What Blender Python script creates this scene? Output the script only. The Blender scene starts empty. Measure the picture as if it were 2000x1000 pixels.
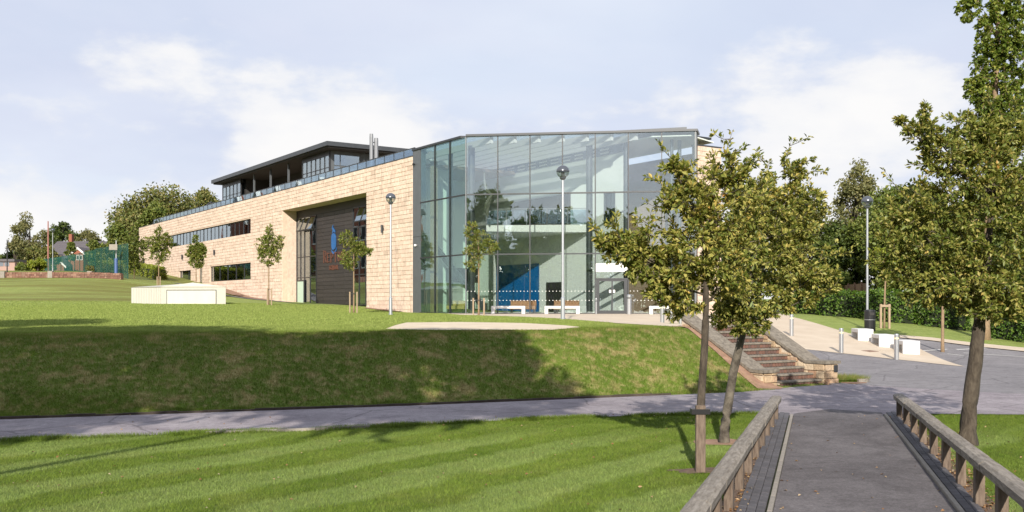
import bpy, bmesh, math, random
import numpy as np
from mathutils import Vector

SC = bpy.context.scene
COL = SC.collection
rnd = random.Random(7)
R = math.radians

# ---------------------------------------------------------------- camera, sky, sun, exposure
EYE = 0.6
F = 1944.4            # focal length in 2000-px widths (35 mm lens)
cam = bpy.data.cameras.new('camera')
cam.lens = 35.0; cam.sensor_width = 36.0; cam.shift_y = 0.047
cam.clip_start = 0.1; cam.clip_end = 6000
camo = bpy.data.objects.new('camera', cam); COL.objects.link(camo)
camo.location = (0, 0, EYE); camo.rotation_euler = (R(90), 0, 0)
SC.camera = camo

SUN_EL, SUN_AZ = 24.5, 5.0        # sun stands behind the camera, a few degrees to its left
sun = bpy.data.lights.new('sun', 'SUN'); sun.energy = 4.9; sun.angle = R(0.55); sun.color = (1.0, 0.925, 0.81)
suno = bpy.data.objects.new('sun', sun); COL.objects.link(suno)
sd = Vector((-math.sin(R(SUN_AZ)) * math.cos(R(SUN_EL)), -math.cos(R(SUN_AZ)) * math.cos(R(SUN_EL)), math.sin(R(SUN_EL))))
suno.rotation_euler = sd.to_track_quat('Z', 'Y').to_euler()
suno.location = (-20, -60, 60)

world = bpy.data.worlds.new('World'); SC.world = world; world.use_nodes = True
def build_world():
    nt = world.node_tree; nt.nodes.clear()
    N = nt.nodes.new; L = nt.links.new
    out = N('ShaderNodeOutputWorld'); bg = N('ShaderNodeBackground'); bg.inputs['Strength'].default_value = 0.1
    L(bg.outputs[0], out.inputs['Surface'])
    sky = N('ShaderNodeTexSky'); sky.sky_type = 'NISHITA'; sky.sun_disc = False
    sky.sun_elevation = R(SUN_EL); sky.sun_rotation = R(180 + SUN_AZ)
    sky.air_density = 1.0; sky.dust_density = 1.6; sky.ozone_density = 1.5
    tc = N('ShaderNodeTexCoord')
    # cloud plane projection: direction / (z + 0.12)
    sep = N('ShaderNodeSeparateXYZ'); L(tc.outputs['Generated'], sep.inputs[0])
    zz = N('ShaderNodeMath'); zz.operation = 'MAXIMUM'; zz.inputs[1].default_value = 0.0; L(sep.outputs['Z'], zz.inputs[0])
    za = N('ShaderNodeMath'); za.operation = 'ADD'; za.inputs[1].default_value = 0.16; L(zz.outputs[0], za.inputs[0])
    dx = N('ShaderNodeMath'); dx.operation = 'DIVIDE'; L(sep.outputs['X'], dx.inputs[0]); L(za.outputs[0], dx.inputs[1])
    dy = N('ShaderNodeMath'); dy.operation = 'DIVIDE'; L(sep.outputs['Y'], dy.inputs[0]); L(za.outputs[0], dy.inputs[1])
    cmb = N('ShaderNodeCombineXYZ'); L(dx.outputs[0], cmb.inputs[0]); L(dy.outputs[0], cmb.inputs[1])
    n1 = N('ShaderNodeTexNoise'); n1.inputs['Scale'].default_value = 0.9; n1.inputs['Detail'].default_value = 7; n1.inputs['Roughness'].default_value = 0.55
    n1.inputs['Distortion'].default_value = 0.3
    L(cmb.outputs[0], n1.inputs['Vector'])
    r1 = N('ShaderNodeMapRange'); r1.interpolation_type = 'SMOOTHSTEP'
    for i, v in ((1, 0.36), (2, 0.62), (3, 0.84), (4, 1.0)): r1.inputs[i].default_value = v
    L(n1.outputs['Fac'], r1.inputs[0])
    # low cumulus in direction space
    mp = N('ShaderNodeMapping'); mp.inputs['Scale'].default_value = (2.3, 2.3, 5.0); mp.inputs['Location'].default_value = (0.4, 0.0, 0.2)
    L(tc.outputs['Generated'], mp.inputs[0])
    n2 = N('ShaderNodeTexNoise'); n2.inputs['Scale'].default_value = 1.5; n2.inputs['Detail'].default_value = 9; n2.inputs['Roughness'].default_value = 0.56
    L(mp.outputs[0], n2.inputs['Vector'])
    lowm = N('ShaderNodeMapRange')
    for i, v in ((1, 0.03), (2, 0.27), (3, 0.22), (4, -0.13)): lowm.inputs[i].default_value = v
    L(sep.outputs['Z'], lowm.inputs[0])
    ad = N('ShaderNodeMath'); ad.operation = 'ADD'; L(n2.outputs['Fac'], ad.inputs[0]); L(lowm.outputs[0], ad.inputs[1])
    r2 = N('ShaderNodeMapRange'); r2.interpolation_type = 'SMOOTHSTEP'
    for i, v in ((1, 0.50), (2, 0.60), (3, 0.0), (4, 1.0)): r2.inputs[i].default_value = v
    L(ad.outputs[0], r2.inputs[0])
    # haze-veil colour and wisp colour
    n3 = N('ShaderNodeTexNoise'); n3.inputs['Scale'].default_value = 0.7; n3.inputs['Detail'].default_value = 5
    L(cmb.outputs[0], n3.inputs['Vector'])
    cr = N('ShaderNodeValToRGB'); e = cr.color_ramp.elements
    e[0].position = 0.35; e[0].color = (0.475, 0.51, 0.625, 1); e[1].position = 0.66; e[1].color = (0.57, 0.61, 0.69, 1)
    L(n3.outputs['Fac'], cr.inputs[0])
    sc10 = N('ShaderNodeMix'); sc10.data_type = 'RGBA'; sc10.blend_type = 'MULTIPLY'; sc10.inputs[0].default_value = 1.0
    L(cr.outputs[0], sc10.inputs[6]); sc10.inputs[7].default_value = (10, 10, 10, 1)
    m1 = N('ShaderNodeMix'); m1.data_type = 'RGBA'
    L(r1.outputs[0], m1.inputs[0]); L(sky.outputs[0], m1.inputs[6]); L(sc10.outputs[2], m1.inputs[7])
    cr2 = N('ShaderNodeValToRGB'); e = cr2.color_ramp.elements
    e[0].position = 0.5; e[0].color = (0.60, 0.615, 0.655, 1); e[1].position = 0.66; e[1].color = (0.69, 0.685, 0.685, 1)
    L(ad.outputs[0], cr2.inputs[0])
    sc11 = N('ShaderNodeMix'); sc11.data_type = 'RGBA'; sc11.blend_type = 'MULTIPLY'; sc11.inputs[0].default_value = 1.0
    L(cr2.outputs[0], sc11.inputs[6]); sc11.inputs[7].default_value = (10, 10, 10, 1)
    m2 = N('ShaderNodeMix'); m2.data_type = 'RGBA'
    L(r2.outputs[0], m2.inputs[0]); L(m1.outputs[2], m2.inputs[6]); L(sc11.outputs[2], m2.inputs[7])
    L(m2.outputs[2], bg.inputs['Color'])
build_world()

SC.view_settings.view_transform = 'Standard'; SC.view_settings.look = 'None'
SC.view_settings.exposure = 0.5; SC.view_settings.gamma = 1.0; SC.view_settings.use_curve_mapping = False
SC.render.engine = 'CYCLES'
SC.cycles.use_denoising = True
SC.cycles.max_bounces = 8; SC.cycles.transparent_max_bounces = 24
SC.cycles.caustics_reflective = False; SC.cycles.caustics_refractive = False

# ---------------------------------------------------------------- helpers
class MB:
    def __init__(s): s.v = []; s.f = []
    def add(s, vs, fs):
        o = len(s.v); s.v += [tuple(p) for p in vs]; s.f += [tuple(i + o for i in f) for f in fs]; return s
    def box(s, x0, x1, y0, y1, z0, z1):
        return s.add([(x0,y0,z0),(x1,y0,z0),(x1,y1,z0),(x0,y1,z0),(x0,y0,z1),(x1,y0,z1),(x1,y1,z1),(x0,y1,z1)],
                     [(0,3,2,1),(4,5,6,7),(0,1,5,4),(1,2,6,5),(2,3,7,6),(3,0,4,7)])
    def cbox(s, x0, x1, y0, y1, z0, z1, c=0.02):
        # box whose edges are chamfered
        if c <= 0: return s.box(x0, x1, y0, y1, z0, z1)
        bm = bmesh.new(); bmesh.ops.create_cube(bm, size=1)
        for v in bm.verts:
            v.co = ((x0+x1)/2 + v.co.x*(x1-x0), (y0+y1)/2 + v.co.y*(y1-y0), (z0+z1)/2 + v.co.z*(z1-z0))
        bmesh.ops.bevel(bm, geom=bm.edges[:], offset=c, segments=1, affect='EDGES')
        bm.verts.index_update()
        s.add([v.co[:] for v in bm.verts], [[v.index for v in f.verts] for f in bm.faces]); bm.free(); return s
    def prism(s, poly, z0, z1):
        n = len(poly)
        z0 = z0 if isinstance(z0, (list, tuple)) else [z0]*n
        z1 = z1 if isinstance(z1, (list, tuple)) else [z1]*n
        vs = [(p[0],p[1],z0[i]) for i,p in enumerate(poly)] + [(p[0],p[1],z1[i]) for i,p in enumerate(poly)]
        fs = [tuple(range(n-1,-1,-1)), tuple(range(n,2*n))] + [(i,(i+1)%n,n+(i+1)%n,n+i) for i in range(n)]
        return s.add(vs, fs)
    def extr(s, prof, a0, a1, axis='x'):
        # profile of (p,q) extruded along an axis; x: (a,p,q)  y: (p,a,q)
        n = len(prof)
        mk = (lambda a,p: (a,p[0],p[1])) if axis == 'x' else (lambda a,p: (p[0],a,p[1]))
        vs = [mk(a0,p) for p in prof] + [mk(a1,p) for p in prof]
        fs = [tuple(range(n)), tuple(range(2*n-1,n-1,-1))] + [(i,n+i,n+(i+1)%n,(i+1)%n) for i in range(n)]
        return s.add(vs, fs)
    def tube(s, pts, rad, n=6, cap=True):
        pts = [Vector(p) for p in pts]
        if not isinstance(rad, (list, tuple)): rad = [rad]*len(pts)
        vs = []; fs = []
        ref = Vector((0.13, 0.31, 0.94))
        for i, p in enumerate(pts):
            d = (pts[min(i+1,len(pts)-1)] - pts[max(i-1,0)])
            d = d.normalized() if d.length > 1e-9 else Vector((0,0,1))
            a = d.cross(ref if abs(d.dot(ref)) < .95 else Vector((1,0,0))).normalized(); b = d.cross(a)
            for k in range(n):
                t = 2*math.pi*k/n
                vs.append(p + (a*math.cos(t) + b*math.sin(t))*rad[i])
        for i in range(len(pts)-1):
            for k in range(n):
                fs.append((i*n+k, i*n+(k+1)%n, (i+1)*n+(k+1)%n, (i+1)*n+k))
        if cap:
            fs.append(tuple(range(n-1,-1,-1))); fs.append(tuple(range((len(pts)-1)*n, len(pts)*n)))
        return s.add(vs, fs)
    def lathe(s, prof, n=16, c=(0,0,0)):
        vs = []; fs = []
        for r, z in prof:
            for k in range(n):
                t = 2*math.pi*k/n; vs.append((c[0]+r*math.cos(t), c[1]+r*math.sin(t), c[2]+z))
        for i in range(len(prof)-1):
            for k in range(n):
                fs.append((i*n+k, i*n+(k+1)%n, (i+1)*n+(k+1)%n, (i+1)*n+k))
        fs.append(tuple(range(n-1,-1,-1))); fs.append(tuple(range((len(prof)-1)*n, len(prof)*n)))
        return s.add(vs, fs)
    def mesh(s, name, mat, smooth=False):
        me = bpy.data.meshes.new(name); me.from_pydata(s.v, [], s.f); me.update()
        bm = bmesh.new(); bm.from_mesh(me); bmesh.ops.recalc_face_normals(bm, faces=bm.faces[:]); bm.to_mesh(me); bm.free()
        if mat: me.materials.append(mat)
        if smooth:
            me.polygons.foreach_set('use_smooth', [True]*len(me.polygons))
        return me
    def build(s, name, mat, parent=None, loc=(0,0,0), rz=0, smooth=False):
        return link(name, s.mesh(name, mat, smooth), parent, loc, rz)

def link(name, me, parent=None, loc=(0,0,0), rz=0, scale=None):
    o = bpy.data.objects.new(name, me); COL.objects.link(o)
    if parent is not None: o.parent = parent
    o.location = loc; o.rotation_euler = (0,0,rz)
    if scale: o.scale = scale
    return o
def empty(name, loc, rz=0, parent=None):
    return link(name, None, parent, loc, rz)
def tag(o, label=None, cat=None, group=None, kind=None):
    if label: o['label'] = label
    if cat: o['category'] = cat
    if group: o['group'] = group
    if kind: o['kind'] = kind
    return o
def struct(o): o['kind'] = 'structure'; return o
def copy_tree(o, parent=None):
    c = o.copy(); COL.objects.link(c); c.parent = parent
    for ch in list(o.children): copy_tree(ch, c)
    return c

def np_mesh(name, V, Fc, mat, smooth=False):
    """V (n,3) float, Fc (m,k) int"""
    me = bpy.data.meshes.new(name)
    n, (m, k) = len(V), Fc.shape
    me.vertices.add(n); me.vertices.foreach_set('co', np.ascontiguousarray(V, dtype=np.float32).ravel())
    me.loops.add(m*k); me.loops.foreach_set('vertex_index', np.ascontiguousarray(Fc, dtype=np.int32).ravel())
    me.polygons.add(m); me.polygons.foreach_set('loop_start', np.arange(0, m*k, k, dtype=np.int32))
    me.polygons.foreach_set('loop_total', np.full(m, k, dtype=np.int32))
    if smooth: me.polygons.foreach_set('use_smooth', np.ones(m, dtype=bool))
    me.update(calc_edges=True); me.validate()
    if mat: me.materials.append(mat)
    return me

# ---------------------------------------------------------------- materials
MATS = {}
def newmat(name):
    m = bpy.data.materials.new(name); m.use_nodes = True; nt = m.node_tree
    b = nt.nodes['Principled BSDF']; MATS[name] = m
    return m, nt, b
def pmat(name, col, rough=0.6, metal=0.0, noise=0.0, nscale=8.0, bump=0.0, bscale=60.0, spec=0.5, col2=None, coord='Object', stretch=None, island=0.0):
    m, nt, b = newmat(name); N = nt.nodes.new; L = nt.links.new
    b.inputs['Roughness'].default_value = rough; b.inputs['Metallic'].default_value = metal
    b.inputs['Specular IOR Level'].default_value = spec
    b.inputs['Base Color'].default_value = (*col, 1)
    tc = N('ShaderNodeTexCoord'); src = tc.outputs[coord]
    if stretch:
        mp = N('ShaderNodeMapping'); mp.inputs['Scale'].default_value = stretch; L(src, mp.inputs[0]); src = mp.outputs[0]
    colout = None
    if noise or col2:
        n = N('ShaderNodeTexNoise'); n.inputs['Scale'].default_value = nscale; n.inputs['Detail'].default_value = 6; n.inputs['Roughness'].default_value = 0.62
        L(src, n.inputs['Vector'])
        cr = N('ShaderNodeValToRGB'); e = cr.color_ramp.elements
        c2 = col2 or tuple(min(1, c*(1+noise)) for c in col); c1 = col if col2 else tuple(c*(1-noise) for c in col)
        e[0].position = 0.33; e[0].color = (*c1, 1); e[1].position = 0.67; e[1].color = (*c2, 1)
        L(n.outputs['Fac'], cr.inputs[0]); colout = cr.outputs[0]
    if island:
        g = N('ShaderNodeNewGeometry'); oi = N('ShaderNodeObjectInfo')
        ad = N('ShaderNodeMath'); ad.operation = 'ADD'; L(g.outputs['Random Per Island'], ad.inputs[0]); L(oi.outputs['Random'], ad.inputs[1])
        fr = N('ShaderNodeMath'); fr.operation = 'FRACT'; L(ad.outputs[0], fr.inputs[0])
        mr = N('ShaderNodeMapRange'); mr.inputs[3].default_value = 1-island; mr.inputs[4].default_value = 1+island; L(fr.outputs[0], mr.inputs[0])
        mx = N('ShaderNodeMix'); mx.data_type = 'RGBA'; mx.blend_type = 'MULTIPLY'; mx.inputs[0].default_value = 1
        if colout: L(colout, mx.inputs[6])
        else: mx.inputs[6].default_value = (*col, 1)
        cb = N('ShaderNodeCombineColor')
        for i in range(3): L(mr.outputs[0], cb.inputs[i])
        L(cb.outputs[0], mx.inputs[7]); colout = mx.outputs[2]
    if colout: L(colout, b.inputs['Base Color'])
    if bump:
        n2 = N('ShaderNodeTexNoise'); n2.inputs['Scale'].default_value = bscale; n2.inputs['Detail'].default_value = 5; L(src, n2.inputs['Vector'])
        bp = N('ShaderNodeBump'); bp.inputs['Strength'].default_value = bump; bp.inputs['Distance'].default_value = 0.02
        L(n2.outputs['Fac'], bp.inputs['Height']); L(bp.outputs[0], b.inputs['Normal'])
    return m

def stone_mat(name, cols, stain=(0.20, 0.15, 0.11), bump=0.6):
    m, nt, b = newmat(name); N = nt.nodes.new; L = nt.links.new
    b.inputs['Roughness'].default_value = 0.9; b.inputs['Specular IOR Level'].default_value = 0.2
    g = N('ShaderNodeNewGeometry'); oi = N('ShaderNodeObjectInfo')
    ad = N('ShaderNodeMath'); ad.operation = 'ADD'; L(g.outputs['Random Per Island'], ad.inputs[0]); L(oi.outputs['Random'], ad.inputs[1])
    fr = N('ShaderNodeMath'); fr.operation = 'FRACT'; L(ad.outputs[0], fr.inputs[0])
    cr = N('ShaderNodeValToRGB'); cr.color_ramp.interpolation = 'LINEAR'; e = cr.color_ramp.elements
    e[0].position = 0; e[0].color = (*cols[0], 1); e[1].position = 1; e[1].color = (*cols[-1], 1)
    for i, c in enumerate(cols[1:-1]):
        k = e.new((i+1)/(len(cols)-1)); k.color = (*c, 1)
    L(fr.outputs[0], cr.inputs[0])
    tc = N('ShaderNodeTexCoord')
    n = N('ShaderNodeTexNoise'); n.inputs['Scale'].default_value = 5.0; n.inputs['Detail'].default_value = 8; n.inputs['Roughness'].default_value = 0.7
    L(g.outputs['Position'], n.inputs['Vector'])
    mr = N('ShaderNodeMapRange'); mr.inputs[1].default_value = 0.3; mr.inputs[2].default_value = 0.7; mr.inputs[3].default_value = 0.78; mr.inputs[4].default_value = 1.14
    L(n.outputs['Fac'], mr.inputs[0])
    cb = N('ShaderNodeCombineColor')
    for i in range(3): L(mr.outputs[0], cb.inputs[i])
    mx = N('ShaderNodeMix'); mx.data_type = 'RGBA'; mx.blend_type = 'MULTIPLY'; mx.inputs[0].default_value = 1
    L(cr.outputs[0], mx.inputs[6]); L(cb.outputs[0], mx.inputs[7])
    # weather streaks
    n3 = N('ShaderNodeTexNoise'); n3.inputs['Scale'].default_value = 1.0; n3.inputs['Detail'].default_value = 7; n3.inputs['Roughness'].default_value = 0.65
    mp = N('ShaderNodeMapping'); mp.inputs['Scale'].default_value = (2.2, 2.2, 0.55); L(g.outputs['Position'], mp.inputs[0]); L(mp.outputs[0], n3.inputs['Vector'])
    mr3 = N('ShaderNodeMapRange'); mr3.inputs[1].default_value = 0.55; mr3.inputs[2].default_value = 0.76; mr3.inputs[3].default_value = 0; mr3.inputs[4].default_value = 0.55
    L(n3.outputs['Fac'], mr3.inputs[0])
    mx3 = N('ShaderNodeMix'); mx3.data_type = 'RGBA'; L(mr3.outputs[0], mx3.inputs[0]); L(mx.outputs[2], mx3.inputs[6]); mx3.inputs[7].default_value = (*stain, 1)
    L(mx3.outputs[2], b.inputs['Base Color'])
    n2 = N('ShaderNodeTexNoise'); n2.inputs['Scale'].default_value = 14; n2.inputs['Detail'].default_value = 6; L(g.outputs['Position'], n2.inputs['Vector'])
    bp = N('ShaderNodeBump'); bp.inputs['Strength'].default_value = bump; bp.inputs['Distance'].default_value = 0.03
    L(n2.outputs['Fac'], bp.inputs['Height']); L(bp.outputs[0], b.inputs['Normal'])
    return m

def glass_mat(name, tint, base=0.08, edge=0.6, rough=0.0, wav=0.0):
    m, nt, b = newmat(name); nt.nodes.remove(b); N = nt.nodes.new; L = nt.links.new
    out = nt.nodes['Material Output']
    tr = N('ShaderNodeBsdfTransparent'); tr.inputs[0].default_value = (*tint, 1)
    gl = N('ShaderNodeBsdfGlossy'); gl.inputs['Roughness'].default_value = rough; gl.inputs['Color'].default_value = (0.84, 0.94, 1.0, 1)
    lw = N('ShaderNodeLayerWeight'); lw.inputs['Blend'].default_value = 0.25
    mr = N('ShaderNodeMapRange'); mr.inputs[3].default_value = base; mr.inputs[4].default_value = edge
    L(lw.outputs['Fresnel'], mr.inputs[0])
    if wav:
        g = N('ShaderNodeNewGeometry')
        n = N('ShaderNodeTexNoise'); n.noise_dimensions = '4D'; n.inputs['Scale'].default_value = 0.9; n.inputs['Detail'].default_value = 2; L(g.outputs['Position'], n.inputs['Vector'])
        oi = N('ShaderNodeObjectInfo'); ml = N('ShaderNodeMath'); ml.operation = 'MULTIPLY'; ml.inputs[1].default_value = 40; L(oi.outputs['Random'], ml.inputs[0]); L(ml.outputs[0], n.inputs['W'])
        bp = N('ShaderNodeBump'); bp.inputs['Strength'].default_value = wav; bp.inputs['Distance'].default_value = 0.02
        L(n.outputs['Fac'], bp.inputs['Height']); L(bp.outputs[0], gl.inputs['Normal'])
    mx = N('ShaderNodeMixShader'); L(mr.outputs[0], mx.inputs[0]); L(tr.outputs[0], mx.inputs[1]); L(gl.outputs[0], mx.inputs[2])
    L(mx.outputs[0], out.inputs['Surface'])
    return m

def leaf_mat(name, cols, trans=0.35, rough=0.45):
    m, nt, b = newmat(name); N = nt.nodes.new; L = nt.links.new
    out = nt.nodes['Material Output']
    g = N('ShaderNodeNewGeometry')
    n = N('ShaderNodeTexNoise'); n.inputs['Scale'].default_value = 0.9; n.inputs['Detail'].default_value = 3; L(g.outputs['Position'], n.inputs['Vector'])
    mr = N('ShaderNodeMapRange'); mr.inputs[1].default_value = 0.3; mr.inputs[2].default_value = 0.7; mr.inputs[3].default_value = -0.10; mr.inputs[4].default_value = 0.10
    L(n.outputs['Fac'], mr.inputs[0])
    r9 = N('ShaderNodeMath'); r9.operation = 'MULTIPLY_ADD'; r9.inputs[1].default_value = 0.84; r9.inputs[2].default_value = 0.06; L(g.outputs['Random Per Island'], r9.inputs[0])
    ad = N('ShaderNodeMath'); ad.operation = 'ADD'; ad.use_clamp = True; L(r9.outputs[0], ad.inputs[0]); L(mr.outputs[0], ad.inputs[1])
    cr = N('ShaderNodeValToRGB'); e = cr.color_ramp.elements
    e[0].position = cols[0][0]; e[0].color = (*cols[0][1], 1); e[1].position = cols[-1][0]; e[1].color = (*cols[-1][1], 1)
    for p, c in cols[1:-1]:
        k = e.new(p); k.color = (*c, 1)
    L(ad.outputs[0], cr.inputs[0]); L(cr.outputs[0], b.inputs['Base Color'])
    b.inputs['Roughness'].default_value = rough; b.inputs['Specular IOR Level'].default_value = 0.35
    t = N('ShaderNodeBsdfTranslucent')
    hs = N('ShaderNodeHueSaturation'); hs.inputs['Saturation'].default_value = 1.15; hs.inputs['Value'].default_value = 1.3; hs.inputs['Hue'].default_value = 0.49
    L(cr.outputs[0], hs.inputs['Color']); L(hs.outputs[0], t.inputs['Color'])
    mx = N('ShaderNodeMixShader'); mx.inputs[0].default_value = trans
    L(b.outputs[0], mx.inputs[1]); L(t.outputs[0], mx.inputs[2]); L(mx.outputs[0], out.inputs['Surface'])
    return m

def grass_mat(name, blade=False):
    m, nt, b = newmat(name); N = nt.nodes.new; L = nt.links.new
    b.inputs['Roughness'].default_value = 0.75; b.inputs['Specular IOR Level'].default_value = 0.15
    g = N('ShaderNodeNewGeometry'); sep = N('ShaderNodeSeparateXYZ'); L(g.outputs['Position'], sep.inputs[0])
    flat = N('ShaderNodeCombineXYZ'); L(sep.outputs[0], flat.inputs[0]); L(sep.outputs[1], flat.inputs[1])
    def noise(sc, det=4, rough=0.6, vec=None):
        n = N('ShaderNodeTexNoise'); n.inputs['Scale'].default_value = sc; n.inputs['Detail'].default_value = det; n.inputs['Roughness'].default_value = rough
        L(vec or flat.outputs[0], n.inputs['Vector']); return n.outputs['Fac']
    def math_(op, a, bb=None, c=None, clamp=False):
        x = N('ShaderNodeMath'); x.operation = op; x.use_clamp = clamp
        for i, q in enumerate((a, bb, c)):
            if q is None: continue
            if isinstance(q, (int, float)): x.inputs[i].default_value = q
            else: L(q, x.inputs[i])
        return x.outputs[0]
    def rng(a, i0, i1, o0, o1):
        x = N('ShaderNodeMapRange'); x.interpolation_type = 'SMOOTHSTEP'
        for i, v in enumerate((i0, i1, o0, o1)): x.inputs[i+1].default_value = v
        L(a, x.inputs[0]); return x.outputs[0]
    # slope mask: the bank is rougher and drier than the mown lawns
    nz = N('ShaderNodeSeparateXYZ'); L(g.outputs['True Normal'], nz.inputs[0])
    y = sep.outputs[1]; x = sep.outputs[0]
    # bank region in plan: between the two bank lines (base y ~ 23.3+.377x, lip y ~ 27.6+.24x)
    base = math_('SUBTRACT', y, math_('MULTIPLY_ADD', x, 0.36, 23.4))
    lip = math_('SUBTRACT', y, math_('MULTIPLY_ADD', x, 0.21, 28.6))
    wob = math_('MULTIPLY', math_('SUBTRACT', noise(0.8), 0.5), 1.6)
    bank = math_('MULTIPLY', rng(math_('ADD', base, wob), -0.2, 0.6, 0, 1), rng(math_('ADD', lip, wob), -0.9, 0.8, 1, 0))
    farl = math_('MULTIPLY', rng(y, 74.5, 76.5, 0, 1), rng(x, -27, -24, 1, 0))
    mixn = N('ShaderNodeValToRGB'); e = mixn.color_ramp.elements
    fine = noise(7.0, 6, 0.7)
    e[0].position = 0.3; e[0].color = (0.075, 0.130, 0.014, 1); e[1].position = 0.7; e[1].color = (0.165, 0.225, 0.036, 1)
    L(math_('ADD', math_('MULTIPLY', fine, 0.5), math_('MULTIPLY', noise(0.55, 3), 0.5)), mixn.inputs[0])
    # mowing bands on the near lawn (grass laid one way, then the other)
    st = math_('SINE', math_('MULTIPLY', math_('ADD', math_('SUBTRACT', math_('MULTIPLY', x, 0.81), math_('MULTIPLY', y, 0.59)), math_('MULTIPLY', noise(0.5, 3), 1.3)), 3.7))
    near = rng(y, 15.5, 19.5, 1, 0)
    stp = math_('MULTIPLY', rng(st, -0.45, 0.45, 0, 1), near)
    mA = N('ShaderNodeMix'); mA.data_type = 'RGBA'; L(math_('MULTIPLY', stp, 0.72), mA.inputs[0]); L(mixn.outputs[0], mA.inputs[6]); mA.inputs[7].default_value = (0.215, 0.285, 0.085, 1)
    # upper lawn: paler, even
    upl = rng(math_('ADD', lip, wob), -0.3, 1.6, 0, 1)
    mU = N('ShaderNodeMix'); mU.data_type = 'RGBA'; L(math_('MULTIPLY', upl, 0.8), mU.inputs[0]); L(mA.outputs[2], mU.inputs[6])
    upc = N('ShaderNodeValToRGB'); e = upc.color_ramp.elements
    e[0].position = 0.40; e[0].color = (0.205, 0.270, 0.062, 1); e[1].position = 0.60; e[1].color = (0.345, 0.395, 0.125, 1)
    L(math_('ADD', math_('MULTIPLY', fine, 0.5), math_('MULTIPLY', noise(1.4, 5, 0.7), 0.5)), upc.inputs[0]); L(upc.outputs[0], mU.inputs[7])
    # brown thatch patches
    pat = rng(noise(1.15, 6, 0.70), 0.50, 0.62, 0, 1)
    pat2 = rng(noise(3.6, 5, 0.72), 0.47, 0.62, 0, 1)
    dry = math_('MULTIPLY', math_('MAXIMUM', math_('MULTIPLY', pat, 0.8), math_('MULTIPLY', pat2, 0.62)), math_('MULTIPLY_ADD', bank, 0.92, 0.13))
    mB = N('ShaderNodeMix'); mB.data_type = 'RGBA'; L(dry, mB.inputs[0]); L(mU.outputs[2], mB.inputs[6])
    dryc = N('ShaderNodeValToRGB'); e = dryc.color_ramp.elements
    e[0].position = 0.35; e[0].color = (0.25, 0.19, 0.08, 1); e[1].position = 0.65; e[1].color = (0.42, 0.36, 0.165, 1)
    L(noise(9, 4), dryc.inputs[0]); L(dryc.outputs[0], mB.inputs[7])
    # far bank with mown terraces
    strm = N('ShaderNodeMapping'); strm.inputs['Scale'].default_value = (0.05, 0.55, 1); L(flat.outputs[0], strm.inputs[0])
    tb = math_('MULTIPLY', rng(noise(1.0, 5, 0.6, strm.outputs[0]), 0.40, 0.60, 0.25, 1), farl)
    mC = N('ShaderNodeMix'); mC.data_type = 'RGBA'; L(math_('MULTIPLY', tb, 0.95), mC.inputs[0]); L(mB.outputs[2], mC.inputs[6]); mC.inputs[7].default_value = (0.155, 0.150, 0.034, 1)
    col = mC.outputs[2]
    if blade:
        mr = N('ShaderNodeMapRange'); mr.inputs[3].default_value = 0.72; mr.inputs[4].default_value = 1.42; L(g.outputs['Random Per Island'], mr.inputs[0])
        cb = N('ShaderNodeCombineColor')
        L(mr.outputs[0], cb.inputs[0]); L(mr.outputs[0], cb.inputs[1]); L(mr.outputs[0], cb.inputs[2])
        mx = N('ShaderNodeMix'); mx.data_type = 'RGBA'; mx.blend_type = 'MULTIPLY'; mx.inputs[0].default_value = 1; L(col, mx.inputs[6]); L(cb.outputs[0], mx.inputs[7]); col = mx.outputs[2]
        L(col, b.inputs['Base Color'])
        t = N('ShaderNodeBsdfTranslucent'); L(col, t.inputs[0])
        ms = N('ShaderNodeMixShader'); ms.inputs[0].default_value = 0.3; L(b.outputs[0], ms.inputs[1]); L(t.outputs[0], ms.inputs[2])
        L(ms.outputs[0], nt.nodes['Material Output'].inputs['Surface'])
    else:
        L(col, b.inputs['Base Color'])
        bp = N('ShaderNodeBump'); bp.inputs['Strength'].default_value = 0.9; bp.inputs['Distance'].default_value = 0.05
        L(noise(26, 6, 0.75), bp.inputs['Height']); L(bp.outputs[0], b.inputs['Normal'])
    return m

M_grass = grass_mat('grass_ground'); M_blade = grass_mat('grass_blades', True)
M_stone = stone_mat('ashlar_sandstone', [(0.60,0.465,0.375),(0.67,0.54,0.442),(0.62,0.475,0.382),(0.70,0.57,0.47),(0.545,0.42,0.335),(0.655,0.52,0.42),(0.68,0.55,0.452)])
M_joint = pmat('stone_joint', (0.42,0.31,0.225), 0.95, noise=0.15)
M_rubble = stone_mat('rubble_stone', [(0.36,0.26,0.165),(0.47,0.36,0.24),(0.33,0.20,0.13),(0.43,0.33,0.23),(0.52,0.42,0.30)], bump=1.0)
M_cope = pmat('weathered_coping', (0.115,0.098,0.078), 0.95, col2=(0.235,0.205,0.165), nscale=9, bump=0.5, bscale=40)
M_brick = stone_mat('riser_brick', [(0.13,0.075,0.06),(0.19,0.10,0.075),(0.11,0.075,0.065),(0.16,0.09,0.075)], bump=0.3)
M_mortar = pmat('mortar', (0.50,0.42,0.33), 0.95, noise=0.15, nscale=30)
M_zinc = pmat('grey_metal_cladding', (0.115,0.125,0.135), 0.45, 0.3, noise=0.08, nscale=2)
M_frame = pmat('dark_window_frame', (0.035,0.036,0.040), 0.4, 0.3)
M_mull = pmat('grey_mullion', (0.042,0.045,0.050), 0.4, 0.4)
M_roofd = pmat('dark_roof_metal', (0.060,0.066,0.075), 0.45, 0.3, noise=0.1, nscale=3)
M_plank = pmat('dark_timber_panel', (0.032,0.026,0.025), 0.55, noise=0.25, nscale=3, stretch=(1,1,8), island=0.18, bump=0.15)
M_mint = pmat('pale_plaster', (0.86,0.89,0.83), 0.8, noise=0.02)
M_white = pmat('white_paint', (0.80,0.79,0.76), 0.6, noise=0.03, nscale=2)
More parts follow.
